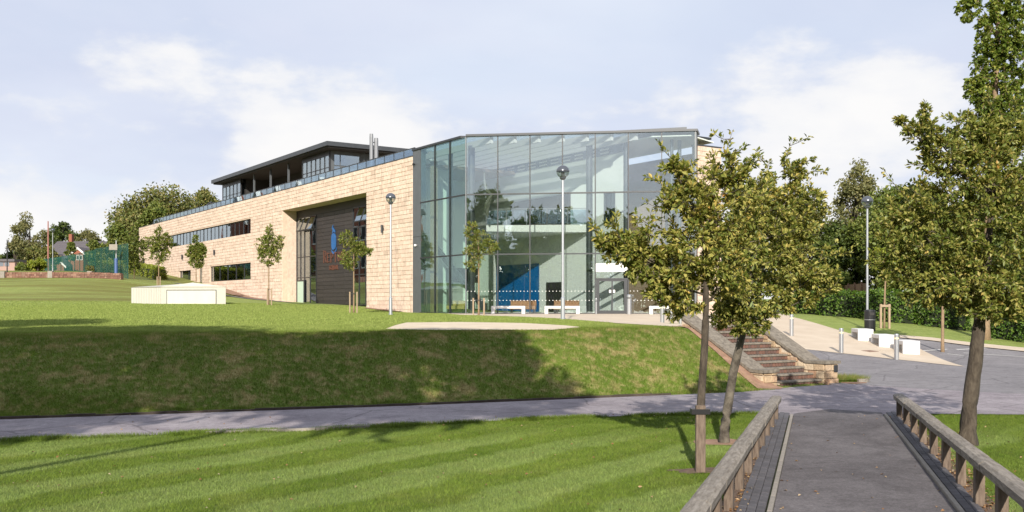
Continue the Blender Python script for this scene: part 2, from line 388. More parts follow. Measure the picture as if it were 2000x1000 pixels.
M_cream = pmat('cream_boards', (0.50,0.485,0.435), 0.65, noise=0.05, nscale=2, stretch=(1,1,.3))
M_bench = pmat('white_concrete', (0.66,0.65,0.64), 0.75, noise=0.06, nscale=6, bump=0.1)
M_blue = pmat('blue_panel', (0.004,0.15,0.42), 0.5)
M_emblem = pmat('blue_emblem', (0.012,0.10,0.30), 0.4, noise=0.2, nscale=1.5)
M_copper = pmat('copper_lettering', (0.15,0.062,0.042), 0.5, 0.3)
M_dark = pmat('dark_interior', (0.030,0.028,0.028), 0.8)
M_room = pmat('room_plaster', (0.20,0.20,0.19), 0.9)
M_curtain = pmat('pale_green_blind', (0.42,0.52,0.43), 0.8)
M_floor = pmat('hall_floor', (0.42,0.40,0.36), 0.5, noise=0.05)
M_orange = pmat('timber_bench', (0.50,0.26,0.13), 0.5, noise=0.1, nscale=3, stretch=(1,8,8))
M_ltwood = pmat('light_timber_bench', (0.55,0.34,0.12), 0.5, noise=0.1, nscale=3)
M_steel = pmat('brushed_steel', (0.52,0.53,0.55), 0.32, 0.85)
M_galv = pmat('galvanised_post', (0.42,0.44,0.47), 0.4, 0.7, noise=0.05)
M_globe = glass_mat('lamp_globe', (0.80,0.82,0.80), 0.12, 0.5)
M_cap = pmat('globe_cap', (0.10,0.11,0.13), 0.25, 0.4)
M_black = pmat('black_plastic', (0.012,0.012,0.014), 0.35)
M_glass = glass_mat('hall_glazing', (0.95,0.985,0.985), 0.21, 0.7, wav=0.3)
M_glassr = glass_mat('return_glazing', (0.80,0.90,0.86), 0.06, 0.32, wav=0.1)
M_wglass = glass_mat('window_glazing', (0.50,0.55,0.55), 0.38, 0.88, wav=0.10)
M_bal = glass_mat('balustrade_glazing', (0.62,0.72,0.78), 0.25, 0.75)
def asphalt(name, c1, c2, grit=0.28, crack=0.5):
    m, nt, b = newmat(name); N = nt.nodes.new; L = nt.links.new
    b.inputs['Roughness'].default_value = 0.9; b.inputs['Specular IOR Level'].default_value = 0.25
    g = N('ShaderNodeNewGeometry')
    def nz(sc, det, r=0.6, dist=0.0):
        n = N('ShaderNodeTexNoise'); n.inputs['Scale'].default_value = sc; n.inputs['Detail'].default_value = det; n.inputs['Roughness'].default_value = r; n.inputs['Distortion'].default_value = dist
        L(g.outputs['Position'], n.inputs['Vector']); return n
    n1 = nz(0.55, 6, 0.7, 0.6)
    cr = N('ShaderNodeValToRGB'); e = cr.color_ramp.elements
    e[0].position = 0.36; e[0].color = (*c1, 1); e[1].position = 0.62; e[1].color = (*c2, 1)
    L(n1.outputs['Fac'], cr.inputs[0])
    def mul(col, fac_out, lo, hi, i0=0.3, i1=0.7):
        mr = N('ShaderNodeMapRange'); mr.inputs[1].default_value = i0; mr.inputs[2].default_value = i1; mr.inputs[3].default_value = lo; mr.inputs[4].default_value = hi
        L(fac_out, mr.inputs[0]); cb = N('ShaderNodeCombineColor')
        for k in range(3): L(mr.outputs[0], cb.inputs[k])
        mx = N('ShaderNodeMix'); mx.data_type = 'RGBA'; mx.blend_type = 'MULTIPLY'; mx.inputs[0].default_value = 1
        L(col, mx.inputs[6]); L(cb.outputs[0], mx.inputs[7]); return mx.outputs[2]
    col = mul(cr.outputs[0], nz(38, 3, 0.8).outputs['Fac'], 1-grit, 1+grit)
    col = mul(col, nz(9, 4, 0.7).outputs['Fac'], 0.86, 1.12)
    col = mul(col, nz(2.2, 5, 0.75, 1.5).outputs['Fac'], 0.84, 1.08, 0.34, 0.55)
    vo = N('ShaderNodeTexVoronoi'); vo.feature = 'DISTANCE_TO_EDGE'; vo.inputs['Scale'].default_value = 0.38
    dn = nz(1.6, 4); ad = N('ShaderNodeMix'); ad.data_type = 'RGBA'; ad.inputs[0].default_value = 0.16
    L(g.outputs['Position'], ad.inputs[6]); L(dn.outputs['Color'], ad.inputs[7]); L(ad.outputs[2], vo.inputs['Vector'])
    if crack: col = mul(col, vo.outputs['Distance'], 1-crack, 1.0, 0.003, 0.012)
    L(col, b.inputs['Base Color'])
    bp = N('ShaderNodeBump'); bp.inputs['Strength'].default_value = 0.5; bp.inputs['Distance'].default_value = 0.02
    L(nz(70, 3, 0.7).outputs['Fac'], bp.inputs['Height']); L(bp.outputs[0], b.inputs['Normal'])
    return m
M_tarmac = asphalt('path_tarmac', (0.205,0.180,0.195), (0.30,0.27,0.285), .30, .35)
M_tarmac2 = asphalt('dark_tarmac', (0.092,0.083,0.086), (0.155,0.142,0.146), .34, .0)
M_road = asphalt('road_asphalt', (0.180,0.170,0.177), (0.235,0.222,0.228), .18, .3)
M_buff = pmat('buff_paving', (0.50,0.41,0.31), 0.9, col2=(0.57,0.48,0.375), nscale=0.9, bump=0.15, bscale=90)
M_sand = pmat('sand_pad', (0.52,0.43,0.31), 0.95, col2=(0.62,0.53,0.40), nscale=1.2, bump=0.2, bscale=60)
M_soil = pmat('bare_soil', (0.20,0.115,0.075), 1.0, col2=(0.34,0.21,0.14), nscale=4, bump=0.8, bscale=30)
M_mulch = pmat('dark_mulch', (0.085,0.055,0.038), 1.0, col2=(0.17,0.11,0.075), nscale=9, bump=1.0, bscale=40)
M_paver = pmat('grey_paver', (0.085,0.080,0.088), 0.8, noise=0.2, nscale=12, island=0.18, bump=0.2)
M_edging = pmat('concrete_edging', (0.25,0.225,0.195), 0.9, noise=0.15, nscale=6, island=0.1)
M_sleeper = pmat('weathered_rail_timber', (0.145,0.122,0.098), 0.85, col2=(0.30,0.270,0.232), nscale=5, stretch=(1.0,6,6), island=0.12, bump=0.4, bscale=30)
M_post = pmat('weathered_post_timber', (0.080,0.056,0.042), 0.85, col2=(0.175,0.132,0.10), nscale=5, stretch=(6,6,1.0), island=0.2, bump=0.4, bscale=30)
M_stake = pmat('stake_timber', (0.33,0.245,0.165), 0.8, noise=0.15, nscale=6, stretch=(4,4,1))
M_bark = pmat('grey_brown_bark', (0.034,0.025,0.018), 0.95, col2=(0.090,0.072,0.053), nscale=9, stretch=(2,2,.6), bump=0.9, bscale=22)
M_barkp = pmat('mottled_pale_bark', (0.040,0.032,0.024), 0.95, col2=(0.155,0.135,0.108), nscale=7, bump=0.8, bscale=22)
M_barky = pmat('young_bark', (0.24,0.165,0.10), 0.9, noise=0.2, nscale=12)
M_kerb = pmat('timber_edging', (0.055,0.042,0.033), 0.95, noise=0.4, nscale=3)
M_line = pmat('road_paint', (0.62,0.61,0.58), 0.8, noise=0.1, nscale=8)
M_rbrick = pmat('red_brick', (0.26,0.095,0.060), 0.9, noise=0.2, nscale=10, island=0.12)
M_slate = pmat('grey_roof_tile', (0.105,0.095,0.105), 0.85, noise=0.15, nscale=4, island=0.12)
M_darkwall = stone_mat('low_wall_stone', [(0.17,0.085,0.065),(0.25,0.14,0.10),(0.14,0.075,0.06),(0.30,0.19,0.14)], bump=0.8)
M_timberf = pmat('fence_board', (0.22,0.13,0.095), 0.9, noise=0.2, nscale=4, island=0.15)
M_greenpost = pmat('green_post', (0.010,0.060,0.050), 0.5)
M_bluep = pmat('blue_pad', (0.06,0.11,0.27), 0.5)
M_redp = pmat('red_pole', (0.30,0.13,0.11), 0.6)

L_olive = leaf_mat('whitebeam_leaf', [(0,(0.055,0.085,0.014)),(0.25,(0.130,0.160,0.030)),(0.55,(0.270,0.270,0.060)),(0.84,(0.43,0.385,0.115)),(0.95,(0.52,0.37,0.09)),(1,(0.55,0.20,0.045))], 0.27)
L_olive2 = leaf_mat('tawny_leaf', [(0,(0.065,0.100,0.018)),(0.3,(0.140,0.175,0.034)),(0.65,(0.260,0.260,0.060)),(0.90,(0.39,0.335,0.105)),(0.985,(0.46,0.27,0.07)),(1,(0.5,0.09,0.03))], 0.26)
L_ginkgo = leaf_mat('fan_leaf', [(0,(0.055,0.095,0.014)),(0.4,(0.125,0.175,0.028)),(0.8,(0.235,0.275,0.050)),(1,(0.34,0.31,0.07))], 0.3)
L_young = leaf_mat('young_tree_leaf', [(0,(0.080,0.120,0.019)),(0.4,(0.144,0.184,0.032)),(0.8,(0.240,0.256,0.056)),(1,(0.320,0.248,0.080))], 0.3)
L_dark = leaf_mat('dark_leaf', [(0,(0.030,0.055,0.012)),(0.5,(0.070,0.100,0.020)),(1,(0.135,0.160,0.038))], 0.2)
L_mid = leaf_mat('mid_leaf', [(0,(0.055,0.090,0.014)),(0.5,(0.125,0.160,0.030)),(1,(0.235,0.240,0.060))], 0.22)
L_oak = leaf_mat('oak_leaf', [(0,(0.060,0.085,0.016)),(0.45,(0.135,0.150,0.036)),(0.8,(0.225,0.205,0.066)),(1,(0.28,0.21,0.08))], 0.22)
L_birch = leaf_mat('birch_leaf', [(0,(0.108,0.121,0.041)),(0.5,(0.189,0.189,0.074)),(1,(0.284,0.257,0.115))], 0.35)
L_hedge = leaf_mat('hedge_leaf', [(0,(0.033,0.075,0.009)),(0.5,(0.075,0.143,0.018)),(1,(0.158,0.225,0.038))], 0.25)
L_hedgey = leaf_mat('yellow_hedge_leaf', [(0,(0.105,0.150,0.018)),(0.5,(0.210,0.255,0.030)),(1,(0.360,0.360,0.060))], 0.3)
M_core = pmat('hedge_core', (0.012,0.018,0.006), 1.0)

# ---------------------------------------------------------------- terrain
A = R(33.7); U = np.array([-math.sin(A), math.cos(A)]); Nn = np.array([math.cos(A), math.sin(A)])
P0 = np.array([-2.84, 61.4])                 # corner of the glass hall; building axes: x' = Nn (inward), y' = U (along the stone wall)
STEP_O = np.array([7.37, 27.4])              # foot of the steps, left end of the bottom riser
def b2w(s, t): return P0 + s*Nn + t*U
def w2b(x, y):
    d = np.array([x, y]) - P0; return float(d @ Nn), float(d @ U)

CP = np.array([(-13,25.5,-.2),(-4.1,26.8,-.2),(5.2,29.6,-.1),(-30,22,-.2),(-6.66,67.1,0.0),(-11,73.3,.35),(-15,79.7,.58),(-24.7,94.2,1.25),(-33.8,107.7,2.9),
    (-48.6,130,4.9),(-25,72,.6),(-29,74,.66),(-20.5,71,.58),(0,46.7,0),(2,38.9,0),(3.3,32.4,-.05),(-2.8,61.4,0),(11,59,0),(-2.7,53,0),(-38,74,.70),(-49,95,3.1),(-36.5,92,2.9),
    (-62,140,5),(-80,140,5),(-40,140,5.2),(-52,110,4.2),(-20,110,2.2),(0,80,.3),(20,80,.3),(10,100,1),(-20,45,.1),(-10,45,.03),(-35,45,.1),(-60,45,.15),(-60,75,.75),(-75,96,3.2),(6,34,-.02),(9,50,0),(-32,80,1.2),(-42,82,1.5)], dtype=float)
def _phi(r2): return np.where(r2 > 1e-12, 0.5*r2*np.log(np.maximum(r2, 1e-12)), 0.0)
_n = len(CP); _K = _phi(((CP[:,None,:2]-CP[None,:,:2])**2).sum(-1)) + np.eye(_n)*4.0
_Pm = np.hstack([np.ones((_n,1)), CP[:,:2]])
_W = np.linalg.solve(np.block([[_K,_Pm],[_Pm.T,np.zeros((3,3))]]), np.concatenate([CP[:,2], np.zeros(3)]))
def upper(x, y):
    x = np.clip(x, -80, 20); y = np.clip(y, 20, 140)
    out = _W[_n] + _W[_n+1]*x + _W[_n+2]*y
    for i in range(_n): out = out + _W[i]*_phi((x-CP[i,0])**2 + (y-CP[i,1])**2)
    return out
def yb_(x): return np.interp(x, [-90,-30,-10.2,-2.3,3.87,6.7,9], [-8,12.5,19.8,22.5,25.1,26.3,27])
def yl_(x): return np.interp(x, [-90,-30,-13.1,-4.1,5.2,9], [16,22,25.5,26.8,29.6,30.6])
def sstep(a, b, v):
    t = np.clip((v-a)/(b-a), 0, 1); return t*t*(3-2*t)
def zright(x, y):
    p = -1.58 + .09*(y-39) - .05*(x-15)
    k = .25; lo = -1.7; d = p-lo
    p = lo + 0.5*(d + np.sqrt(d*d + k*k)) - .03
    d = -p
    return -0.5*(d + np.sqrt(d*d + .2*.2)) + .03
def height(x, y):
    x = np.asarray(x, float); y = np.asarray(y, float)
    yb = yb_(x); yl = yl_(x); v = np.clip((y-yb)/(yl-yb), 0, 1)
    g = np.sin(v*math.pi/2)**1.15
    up = upper(x, np.maximum(y, yl))
    zl = -1.7 + (up+1.7)*g
    lx = (x-STEP_O[0])*Nn[0] + (y-STEP_O[1])*Nn[1]; ly = (x-STEP_O[0])*U[0] + (y-STEP_O[1])*U[1]
    kk = sstep(-4.0, -1.0, lx)*(1-sstep(3.1, 6.0, ly))
    zl = zl*(1-kk) + np.minimum(zl, -1.63 + .53*np.clip(ly, -.12, 3.1))*kk
    b = np.interp(ly, [3.0, 5, 22], [.2, 1.2, 6])
    w = sstep(-b, b, lx-2.03-np.interp(ly, [3.2, 6, 22, 30], [0, 1.0, 8, 28]))
    z = zl*(1-w) + zright(x, y)*w
    st = (lx > -.26) & (lx < 2.03) & (ly > .06) & (ly < 3.05)
    z = np.where(st, np.minimum(z, -2.0 + np.clip(ly, 0, 4)*.5), z)
    far = sstep(150, 400, np.hypot(x, y))
    return z*(1-far) + 2.5*far
def hz(x, y): return float(height(x, y))
def site(px, py, dmin=6, dmax=160):
    """ground point seen at a bearing of the survey photo"""
    d = np.arange(dmin, dmax, .02); x = (px-1000)/F*d; z = EYE - (py-594)/F*d
    k = np.argmax(z <= height(x, d)); 
    return np.array([x[k], d[k]])

def coords(segs):
    out = []
    for a, b, s in segs:
        out += list(np.arange(a, b, s))
    return np.array(out + [segs[-1][1]])
gx = coords([(-3000,-400,400),(-400,-120,40),(-120,-60,4),(-60,-26,1.0),(-26,5.6,.4),(5.6,10.8,.1),(10.8,24,.4),(24,50,1.2),(50,120,5),(120,400,40),(400,3000,400)])
gy = coords([(-600,-60,90),(-60,-8,6),(-8,9,1.0),(9,26.6,.4),(26.6,31.8,.1),(31.8,48,.4),(48,80,.8),(80,150,1.5),(150,400,25),(400,4000,400)])
GX, GY = np.meshgrid(gx, gy); GZ = height(GX, GY)
nx, ny = len(gx), len(gy)
idx = np.arange(nx*ny).reshape(ny, nx)
fc = np.stack([idx[:-1,:-1], idx[:-1,1:], idx[1:,1:], idx[1:,:-1]], -1).reshape(-1, 4)
struct(link('ground', np_mesh('ground', np.stack([GX,GY,GZ], -1).reshape(-1,3), fc, M_grass, True)))

def drape(name, poly, mat, off, res=0.7):
    bm = bmesh.new()
    vs = [bm.verts.new((p[0], p[1], 0)) for p in poly]; bm.faces.new(vs)
    xs = [p[0] for p in poly]; ys = [p[1] for p in poly]
    for ax, lo, hi in ((0, min(xs), max(xs)), (1, min(ys), max(ys))):
        k = math.floor(lo/res)*res + res
        while k < hi:
            co = [0,0,0]; no = [0,0,0]; co[ax] = k; no[ax] = 1
            bmesh.ops.bisect_plane(bm, geom=bm.verts[:]+bm.edges[:]+bm.faces[:], plane_co=co, plane_no=no)
            k += res
    bmesh.ops.triangulate(bm, faces=bm.faces[:])
    V = np.array([v.co[:] for v in bm.verts]); V[:,2] = height(V[:,0], V[:,1]) + off
    bm.verts.index_update()
    Fc = np.array([[v.index for v in f.verts] for f in bm.faces]); bm.free()
    me = np_mesh(name, V, Fc, mat, True)
    bm = bmesh.new(); bm.from_mesh(me); bmesh.ops.recalc_face_normals(bm, faces=bm.faces[:])
    if sum(f.normal.z for f in bm.faces) < 0: bmesh.ops.reverse_faces(bm, faces=bm.faces[:])
    bm.to_mesh(me); bm.free()
    return link(name, me)

# railed path edges (left edge, right edge as lines)
def pl(y): return 2.89 + (y-11)*.3065
def pr(y): return 4.90 + (y-11)*.2884
xs_ = np.arange(-34, 6.8, 1.0)
upper_edge = [(x, float(yb_(x))-.12) for x in xs_]
lower_edge = [(-34,7.6),(-20,12.7),(-8.6,16.65),(-5.5,17.6),(-3.3,18.2),(-1,19.2),(1.04,20.0),(3.2,20.55),(5.0,20.8),(5.75,20.35),(7.6,20.55),(8.2,20.75),(10.5,20.6),(15,20.2)]
struct(drape('cross_path', upper_edge + [(7.0,26.75),(7.9,27.45),(9.0,28.15),(9.5,28.4),(10.8,26.9),(12.6,25.4),(15,24.6)] + lower_edge[::-1], M_tarmac, .018))
struct(drape('railed_path', [(pl(-6),-6),(pr(-6),-6),(pr(20.9),20.9),(6.9,21.6),(pl(20.7),20.7)], M_tarmac2, .026))
road_p = [(9.1,28.05),(9.6,28.5),(10.8,27.0),(12.6,25.5),(15,24.7),(60,23),(60,50)] + [tuple(site(*q)) for q in ((2000,684),(1900,674),(1820,664),(1757,659))]
wr = STEP_O + 2.2*Nn
road_p += [(15,46),(11,44)] + [tuple(wr + k*U) for k in (6,4,3,0.8)]
struct(drape('road', road_p, M_road, .012, 1.0))
stl = STEP_O + 3.15*U - .5*Nn; str_ = STEP_O + 3.15*U + 2.0*Nn
tip = tuple(site(1884,717))
pave = [(-4.6,63.6),(-3.6,58),(-2.7,53),(-1.2,49.5),(0,46.7),(1.2,42.5),(2.0,38.9),(2.7,35.6),(3.5,32.6),(4.6,30.3),tuple(stl),tuple(str_),tuple(str_+1.6*U+.6*Nn)] \
     + [tuple(site(*q)) for q in ((1560,682),(1600,686),(1690,696),(1790,707))] + [tip] + [tuple(site(*q)) for q in ((1812,690),(1770,668),(1700,656.5),(1659,652),(1600,634),(1545,619))] \
     + [(16.5,62),(13,66),(2,70)]
struct(drape('buff_paving', pave, M_buff, .024, 1.0))
kb = [tuple(site(*q)) for q in ((1757,661),(1820,667),(1900,677.5),(2000,688),(2100,698))] + [tuple(site(*q)) for q in ((2100,690),(2000,681),(1900,671),(1820,661),(1757,656))]
struct(drape('kerb_strip', kb, M_buff, .05, 1.0))
pad = [tuple(site(*q)) for q in ((752,644.5),(772,637),(794,631.5),(900,630.5),(1020,632.5),(1100,637),(1135,640.5),(1110,643.5),(1080,646),(960,646.5),(840,646.5))]
struct(drape('sand_pad', pad, M_sand, .03, 0.8))
struct(drape('soil_strip', [tuple(STEP_O + a*Nn + b*U) for a, b in ((-.15,-.25),(-.6,-.55),(-1.05,-.3),(-.95,.8),(-.8,1.8),(-.75,2.8),(-1.0,3.5),(-.4,3.6),(-.3,3.3),(-.3,.2))], M_soil, .03, .3))
struct(drape('soil_strip', [tuple(b2w(*q)) for q in ((-.05,33),(-.05,50),(-1.3,50),(-1.9,42),(-1.2,34))], M_soil, .05, .8))
struct(drape('soil_strip', [tuple(b2w(*q)) for q in ((-.05,8.3),(-.05,14),(-.8,13),(-.7,9.5))], M_soil, .04, .8))
struct(drape('grey_footway', [tuple(b2w(*q)) for q in ((-.3,27),(-.3,31),(-2.4,38),(-4.0,48),(-5.0,48),(-3.3,37.5),(-1.2,31),(-1.0,27))], M_road, .04, .8))
# timber edging at the foot of the bank, concrete edging on the lawn side
ed = MB(); pts = [(x, float(yb_(x))) for x in np.arange(-34, 4.5, .5)]
for (x0,y0),(x1,y1) in zip(pts[:-1], pts[1:]):
    ed.prism([(x0,y0-.11),(x1,y1-.11),(x1,y1-.05),(x0,y0-.05)], -1.75, -1.635+rnd.uniform(-.012,.012))
struct(ed.build('bank_edging', M_kerb))
def polyline_x(pl_, x): 
    return float(np.interp(x, [p[0] for p in pl_], [p[1] for p in pl_]))
kerb_root = struct(empty('lawn_kerb', (0,0,0)))
for x0 in np.arange(-5.4, -3.0, .92):
    ya, yb2 = polyline_x(lower_edge, x0), polyline_x(lower_edge, x0+.91)
    MB().prism([(x0,ya-.07),(x0+.91,yb2-.07),(x0+.91,yb2+.0),(x0,ya+.0)], -1.75, -1.645).build('edging_stone', M_edging, kerb_root)

# paver strips beside the railed path
strip = struct(empty('paved_margin', (0,0,0)))
pav_me = MB().cbox(-.0975,.0975,-.0475,.0475,-.03,.03,.006).mesh('paver', M_paver)
ed_me = MB().cbox(-.0275,.0275,-.445,.445,-.04,.04,.006).mesh('edging_stone', M_edging)
for side, fn, sl in ((-1, pl, .3065), (1, pr, .2884)):
    ang = -math.atan(sl)
    ux, uy = math.sin(-ang), math.cos(ang)
    L_tot = 15.2/uy
    for k in range(int(L_tot/.9)):
        yy = 5.6 + (k+.5)*.9*uy
        link('edging_stone', ed_me, strip, (fn(yy)+side*.035, yy, -1.672), ang)
    for row in range(3 if side < 0 else 2):
        for k in range(int(L_tot/.2)):
            yy = 5.6 + ((k+.5)*.2 + (0.1 if row % 2 else 0))*uy
            off = .0825 + .0525 + row*.1
            o = link('paver', pav_me, strip, (fn(yy)+side*off/uy, yy, -1.683 + rnd.uniform(-.003,.003)), ang+R(90)+rnd.uniform(-.01,.01))
    yA, yB = 5.6, 20.6
    o0 = .30+(.1 if side < 0 else 0)
    struct(drape('mulch_strip', [(fn(yA)+side*(o0-.02), yA), (fn(yB)+side*(o0-.02), yB), (fn(yB)+side*(o0+.22), yB), (fn(yA)+side*(o0+.22), yA)], M_mulch, .02, .6))

# ---------------------------------------------------------------- timber rail fences
def rail_fence(name, p_near, p_far, h_near, h_far, n, label):
    a = np.array(p_near); b = np.array(p_far); d = b-a; Lg = np.linalg.norm(d); d /= Lg
    rz = math.atan2(d[1], d[0])
    root = empty(name, (*a, -1.7), rz); tag(root, label, 'fence', 'low timber rail fences along the path')
    for i in range(n):
        t = Lg*i/(n-1); hh = h_near + (h_far-h_near)*i/(n-1)
        w = .085
        MB().cbox(t-w, t+w, -.05, .05, -.25, hh-.115, .006).build('post', M_post, root)
    for i in range(n-1):
        t0 = Lg*i/(n-1) - (.1 if i == 0 else 0); t1 = Lg*(i+1)/(n-1) + (.1 if i == n-2 else 0)
        z0 = h_near + (h_far-h_near)*i/(n-1); z1 = h_near + (h_far-h_near)*(i+1)/(n-1)
        tm = (t0+t1)/2; zm = (z0+z1)/2
        for (ta, tb, za, zb) in ((t0+.004, tm-.004, z0, zm), (tm+.004, t1-.004, zm, z1)):
            j = rnd.uniform(-.006, .006); m = MB()
            prof = [(-.095,-.115),(.095,-.115),(.105,-.03),(.06,0),(-.06,0),(-.105,-.03)]
            vs = [(ta,p+j,za+q+.002) for p, q in prof] + [(tb,p+j,zb+q+.002) for p, q in prof]
            m.add(vs, [(0,1,2,3,4,5),(11,10,9,8,7,6)] + [(k,6+k,6+(k+1)%6,(k+1)%6) for k in range(6)])
            m.build('rail', M_sleeper, root)
    return root
rail_fence('timber_rail_fence', (1.43-.325*3.1, 8.04-3.1), (5.19,19.6), .64, .49, 13, 'low timber rail fence left of the path, beside the staked tree')
rail_fence('timber_rail_fence', (4.66-.2845*4, 9.06-4), (7.80,20.05), .68, .49, 13, 'low timber rail fence right of the path, running out of the picture')

# ---------------------------------------------------------------- stone steps
steps = empty('stone_steps', (*STEP_O, -1.7), A)
tag(steps, 'outdoor steps with brick risers between rubble side walls, climbing to the terrace', 'steps')
NS, RI, RUN, SW = 10, .165, .31, 1.75
core = MB()
for i in range(NS):
    core.box(0.0, SW, i*RUN+.02, NS*RUN+.1, i*RI-.2 if i == 0 else i*RI-.02, (i+1)*RI-.052)
core.build('core', M_mortar, steps)
bm_ = MB().cbox(-.052,.052,-.02,.02,-.046,.046,.005).mesh('riser_brick', M_brick)
for i in range(NS):
    for k in range(14):
        link('riser_brick', bm_, steps, (.07+k*.124, i*RUN+.008, i*RI+.056), 0)
    MB().cbox(0.004, SW-.004, i*RUN-.035, (i+1)*RUN+.02, (i+1)*RI-.056, (i+1)*RI, .012).build('tread', M_cope, steps)
def zc(y, extra): # coping line
    return np.interp(y, [-9, .55, .55+NS*RUN, 9], [0, 0, NS*RI, NS*RI]) + extra
def rubble(face_pts, thick_axis):
    pass
def side_wall(x0, x1, yf, yend, hc, nm):
    body = MB(); seg = [yf, .55, .55+NS*RUN, yend]; seg = [q for q in seg if yf <= q <= yend]
    prof = [(yf+.02,-.3)] + [(q if q != yf else yf+.02, float(zc(q, hc))-.09) for q in seg] + [(yend,-.3)]
    body.extr([(p, q) for p, q in prof], x0+.02, x1-.02, 'x')
    w = body.build('side_wall', M_mortar, steps)
    # rubble stones on the front and both flanks
    def put(face, a, b, z):
        z_ = z
        while True:
            hgt = rnd.uniform(.15,.24); p = a; any_ = False
            while p < b - .05:
                wdt = min(rnd.uniform(.16,.42), b-p); top = z_+hgt
                mid = p + wdt/2
                lim = (zc(yf, hc) if face == 'f' else min(zc(p, hc), zc(p+wdt, hc))) - .092
                if z_ + .06 < lim:
                    any_ = True; t1 = min(top, lim); e = rnd.uniform(.012,.045); g = .008
                    m = MB()
                    if face == 'f': m.cbox(p+g, p+wdt-g, yf-e, yf+.05, z_+g, t1-g, .014)
                    elif face == 'l': m.cbox(x0-e, x0+.05, p+g, p+wdt-g, z_+g, t1-g, .014)
                    else: m.cbox(x1-.05, x1+e, p+g, p+wdt-g, z_+g, t1-g, .014)
                    m.build('rubble_stone', M_rubble, w)
                p += wdt
            z_ += hgt
            if not any_ or z_ > 2.6: break
    put('f', x0, x1, -.05)
    put('l', yf+.03, yend-.05, -.05); 
    if nm == 'right': put('r', yf+.03, 1.6, -.05)
    cp = MB(); wq = .05
    pr_ = [(q, float(zc(q, hc))) for q in seg]
    pr_[0] = (yf-.06, pr_[0][1])
    low = [(p, q-.085) for p, q in pr_][::-1]
    cp.extr(pr_ + low, x0-wq, x1+wq, 'x'); cp.build('coping', M_cope, steps)
side_wall(-.52, -.006, .10, 3.35, .50, 'left')
side_wall(SW+.006, SW+.56, -.12, 4.1, .68, 'right')
MB().cbox(SW+.33, SW+.49, -.178, -.16, .36, .56, .005).build('vent_plate', M_mull, steps)
# grass wedge and kerb by the right wall
wedge = [tuple(STEP_O + a*Nn + b*U) for a, b in ((2.45,-.1),(2.5,1.6),(2.9,1.5),(3.35,1.0),(3.62,.35),(3.5,-.25),(3.2,-.4),(2.9,-.35))]
struct(drape('grass_wedge', wedge, M_grass, .09, .3))
wk = struct(empty('wedge_kerb', (0,0,0)))
for (p, q) in zip(wedge[2:-1], wedge[3:]):
    p = np.array(p); q = np.array(q); d = (q-p)/np.linalg.norm(q-p); nn = np.array([d[1], -d[0]])
    for k in range(2):
        a = p+(q-p)*k/2; b = p+(q-p)*(k+.97)/2
        MB().prism([tuple(a-nn*.04),tuple(b-nn*.04),tuple(b+nn*.04),tuple(a+nn*.04)], [hz(*a)-.05]*4, [hz(*a)+.12]*4).build('edging_stone', M_edging, wk)

# ---------------------------------------------------------------- the school building
B = empty('school_building', (*P0, 0), A)
tag(B, 'large sandstone school building with a tall glass entrance hall and dark rooftop pavilion', 'building')
H_ST, T0, T1 = 10.58, 6.95, 82.8
OPEN = [(39.4,68.8,7.2,8.7),(39.4,52.2,2.95,4.55),(59.2,63.9,2.9,4.5),(54.9,56.4,2.6,4.7),(14.1,31.2,.30,8.8)]
def grid_wall(mb, s0, s1, t0, t1, z0, z1, opens):
    ts = sorted({t0,t1,*[o[0] for o in opens],*[o[1] for o in opens]}); zs = sorted({z0,z1,*[o[2] for o in opens],*[o[3] for o in opens]})
    for a, b in zip(ts[:-1], ts[1:]):
        run = None
        for c, d in zip(zs[:-1], zs[1:]):
            if any(o[0] <= a and b <= o[1] and o[2] <= c and d <= o[3] for o in opens):
                if run: mb.box(s0, s1, a, b, *run); run = None
            else: run = (run[0], d) if run else (c, d)
        if run: mb.box(s0, s1, a, b, *run)
wall = MB(); grid_wall(wall, 0.0, .45, T0, T1, -1.5, H_ST-.02, OPEN)
stone_wall = wall.build('stone_wall', pmat('recess_stone', (0.58,0.45,0.35), .9, noise=.12, nscale=4), B)
# body of the wing behind the front wall (back, far end, roof)
body = MB(); body.box(13.0,13.5,T0,T1,-1,10.2); body.box(.45,13.0,T1-.4,T1,-1,10.2); body.box(.45,13.5,T0+.2,T1-.4,10.0,10.2)
body.build('rear_walls', M_joint, B)
# ashlar blocks
def ashlar(t0, t1, zb, zt, opens, course=.295, ground=None):
    out = []; z = zb; row = 0
    while z < zt - .05:
        z1 = min(z+course, zt)
        if zt - z1 < .1: z1 = zt
        zm = (z+z1)/2
        iv = [(t0, t1)]
        for o in opens:
            if o[2] < zm < o[3]:
                iv = [q for a, b in iv for q in (((a, min(b, o[0])), (max(a, o[1]), b)) if not (o[1] <= a or o[0] >= b) else ((a, b),)) if q[1]-q[0] > .02]
        for a, b in iv:
            p = a; first = True
            while p < b - .01:
                Lb = rnd.uniform(.38, 1.0)
                if first and row % 2: Lb *= .5
                first = False
                if b - (p+Lb) < .3: Lb = b-p
                if ground is None or z1 > ground(p):
                    out.append((p, p+Lb, z, z1))
                p += Lb
        z = z1; row += 1
    return out
def block(mb, p0, p1, z0, z1, e, face='s'):
    g = .006; c = .012
    a = [(0,p0+g,z0+g),(0,p1-g,z0+g),(0,p1-g,z1-g),(0,p0+g,z1-g)]
    f = [(-e,p0+g+c,z0+g+c),(-e,p1-g-c,z0+g+c),(-e,p1-g-c,z1-g-c),(-e,p0+g+c,z1-g-c)]
    vs = a + f
    if face == 't': vs = [(y, x, z) for x, y, z in vs]
    mb.add(vs, [(4,5,6,7),(0,1,5,4),(1,2,6,5),(2,3,7,6),(3,0,4,7)])
gl_w = lambda t: hz(*b2w(-.1, t)) - .15
blocks = ashlar(T0, T1, -.35, H_ST, OPEN, ground=gl_w)
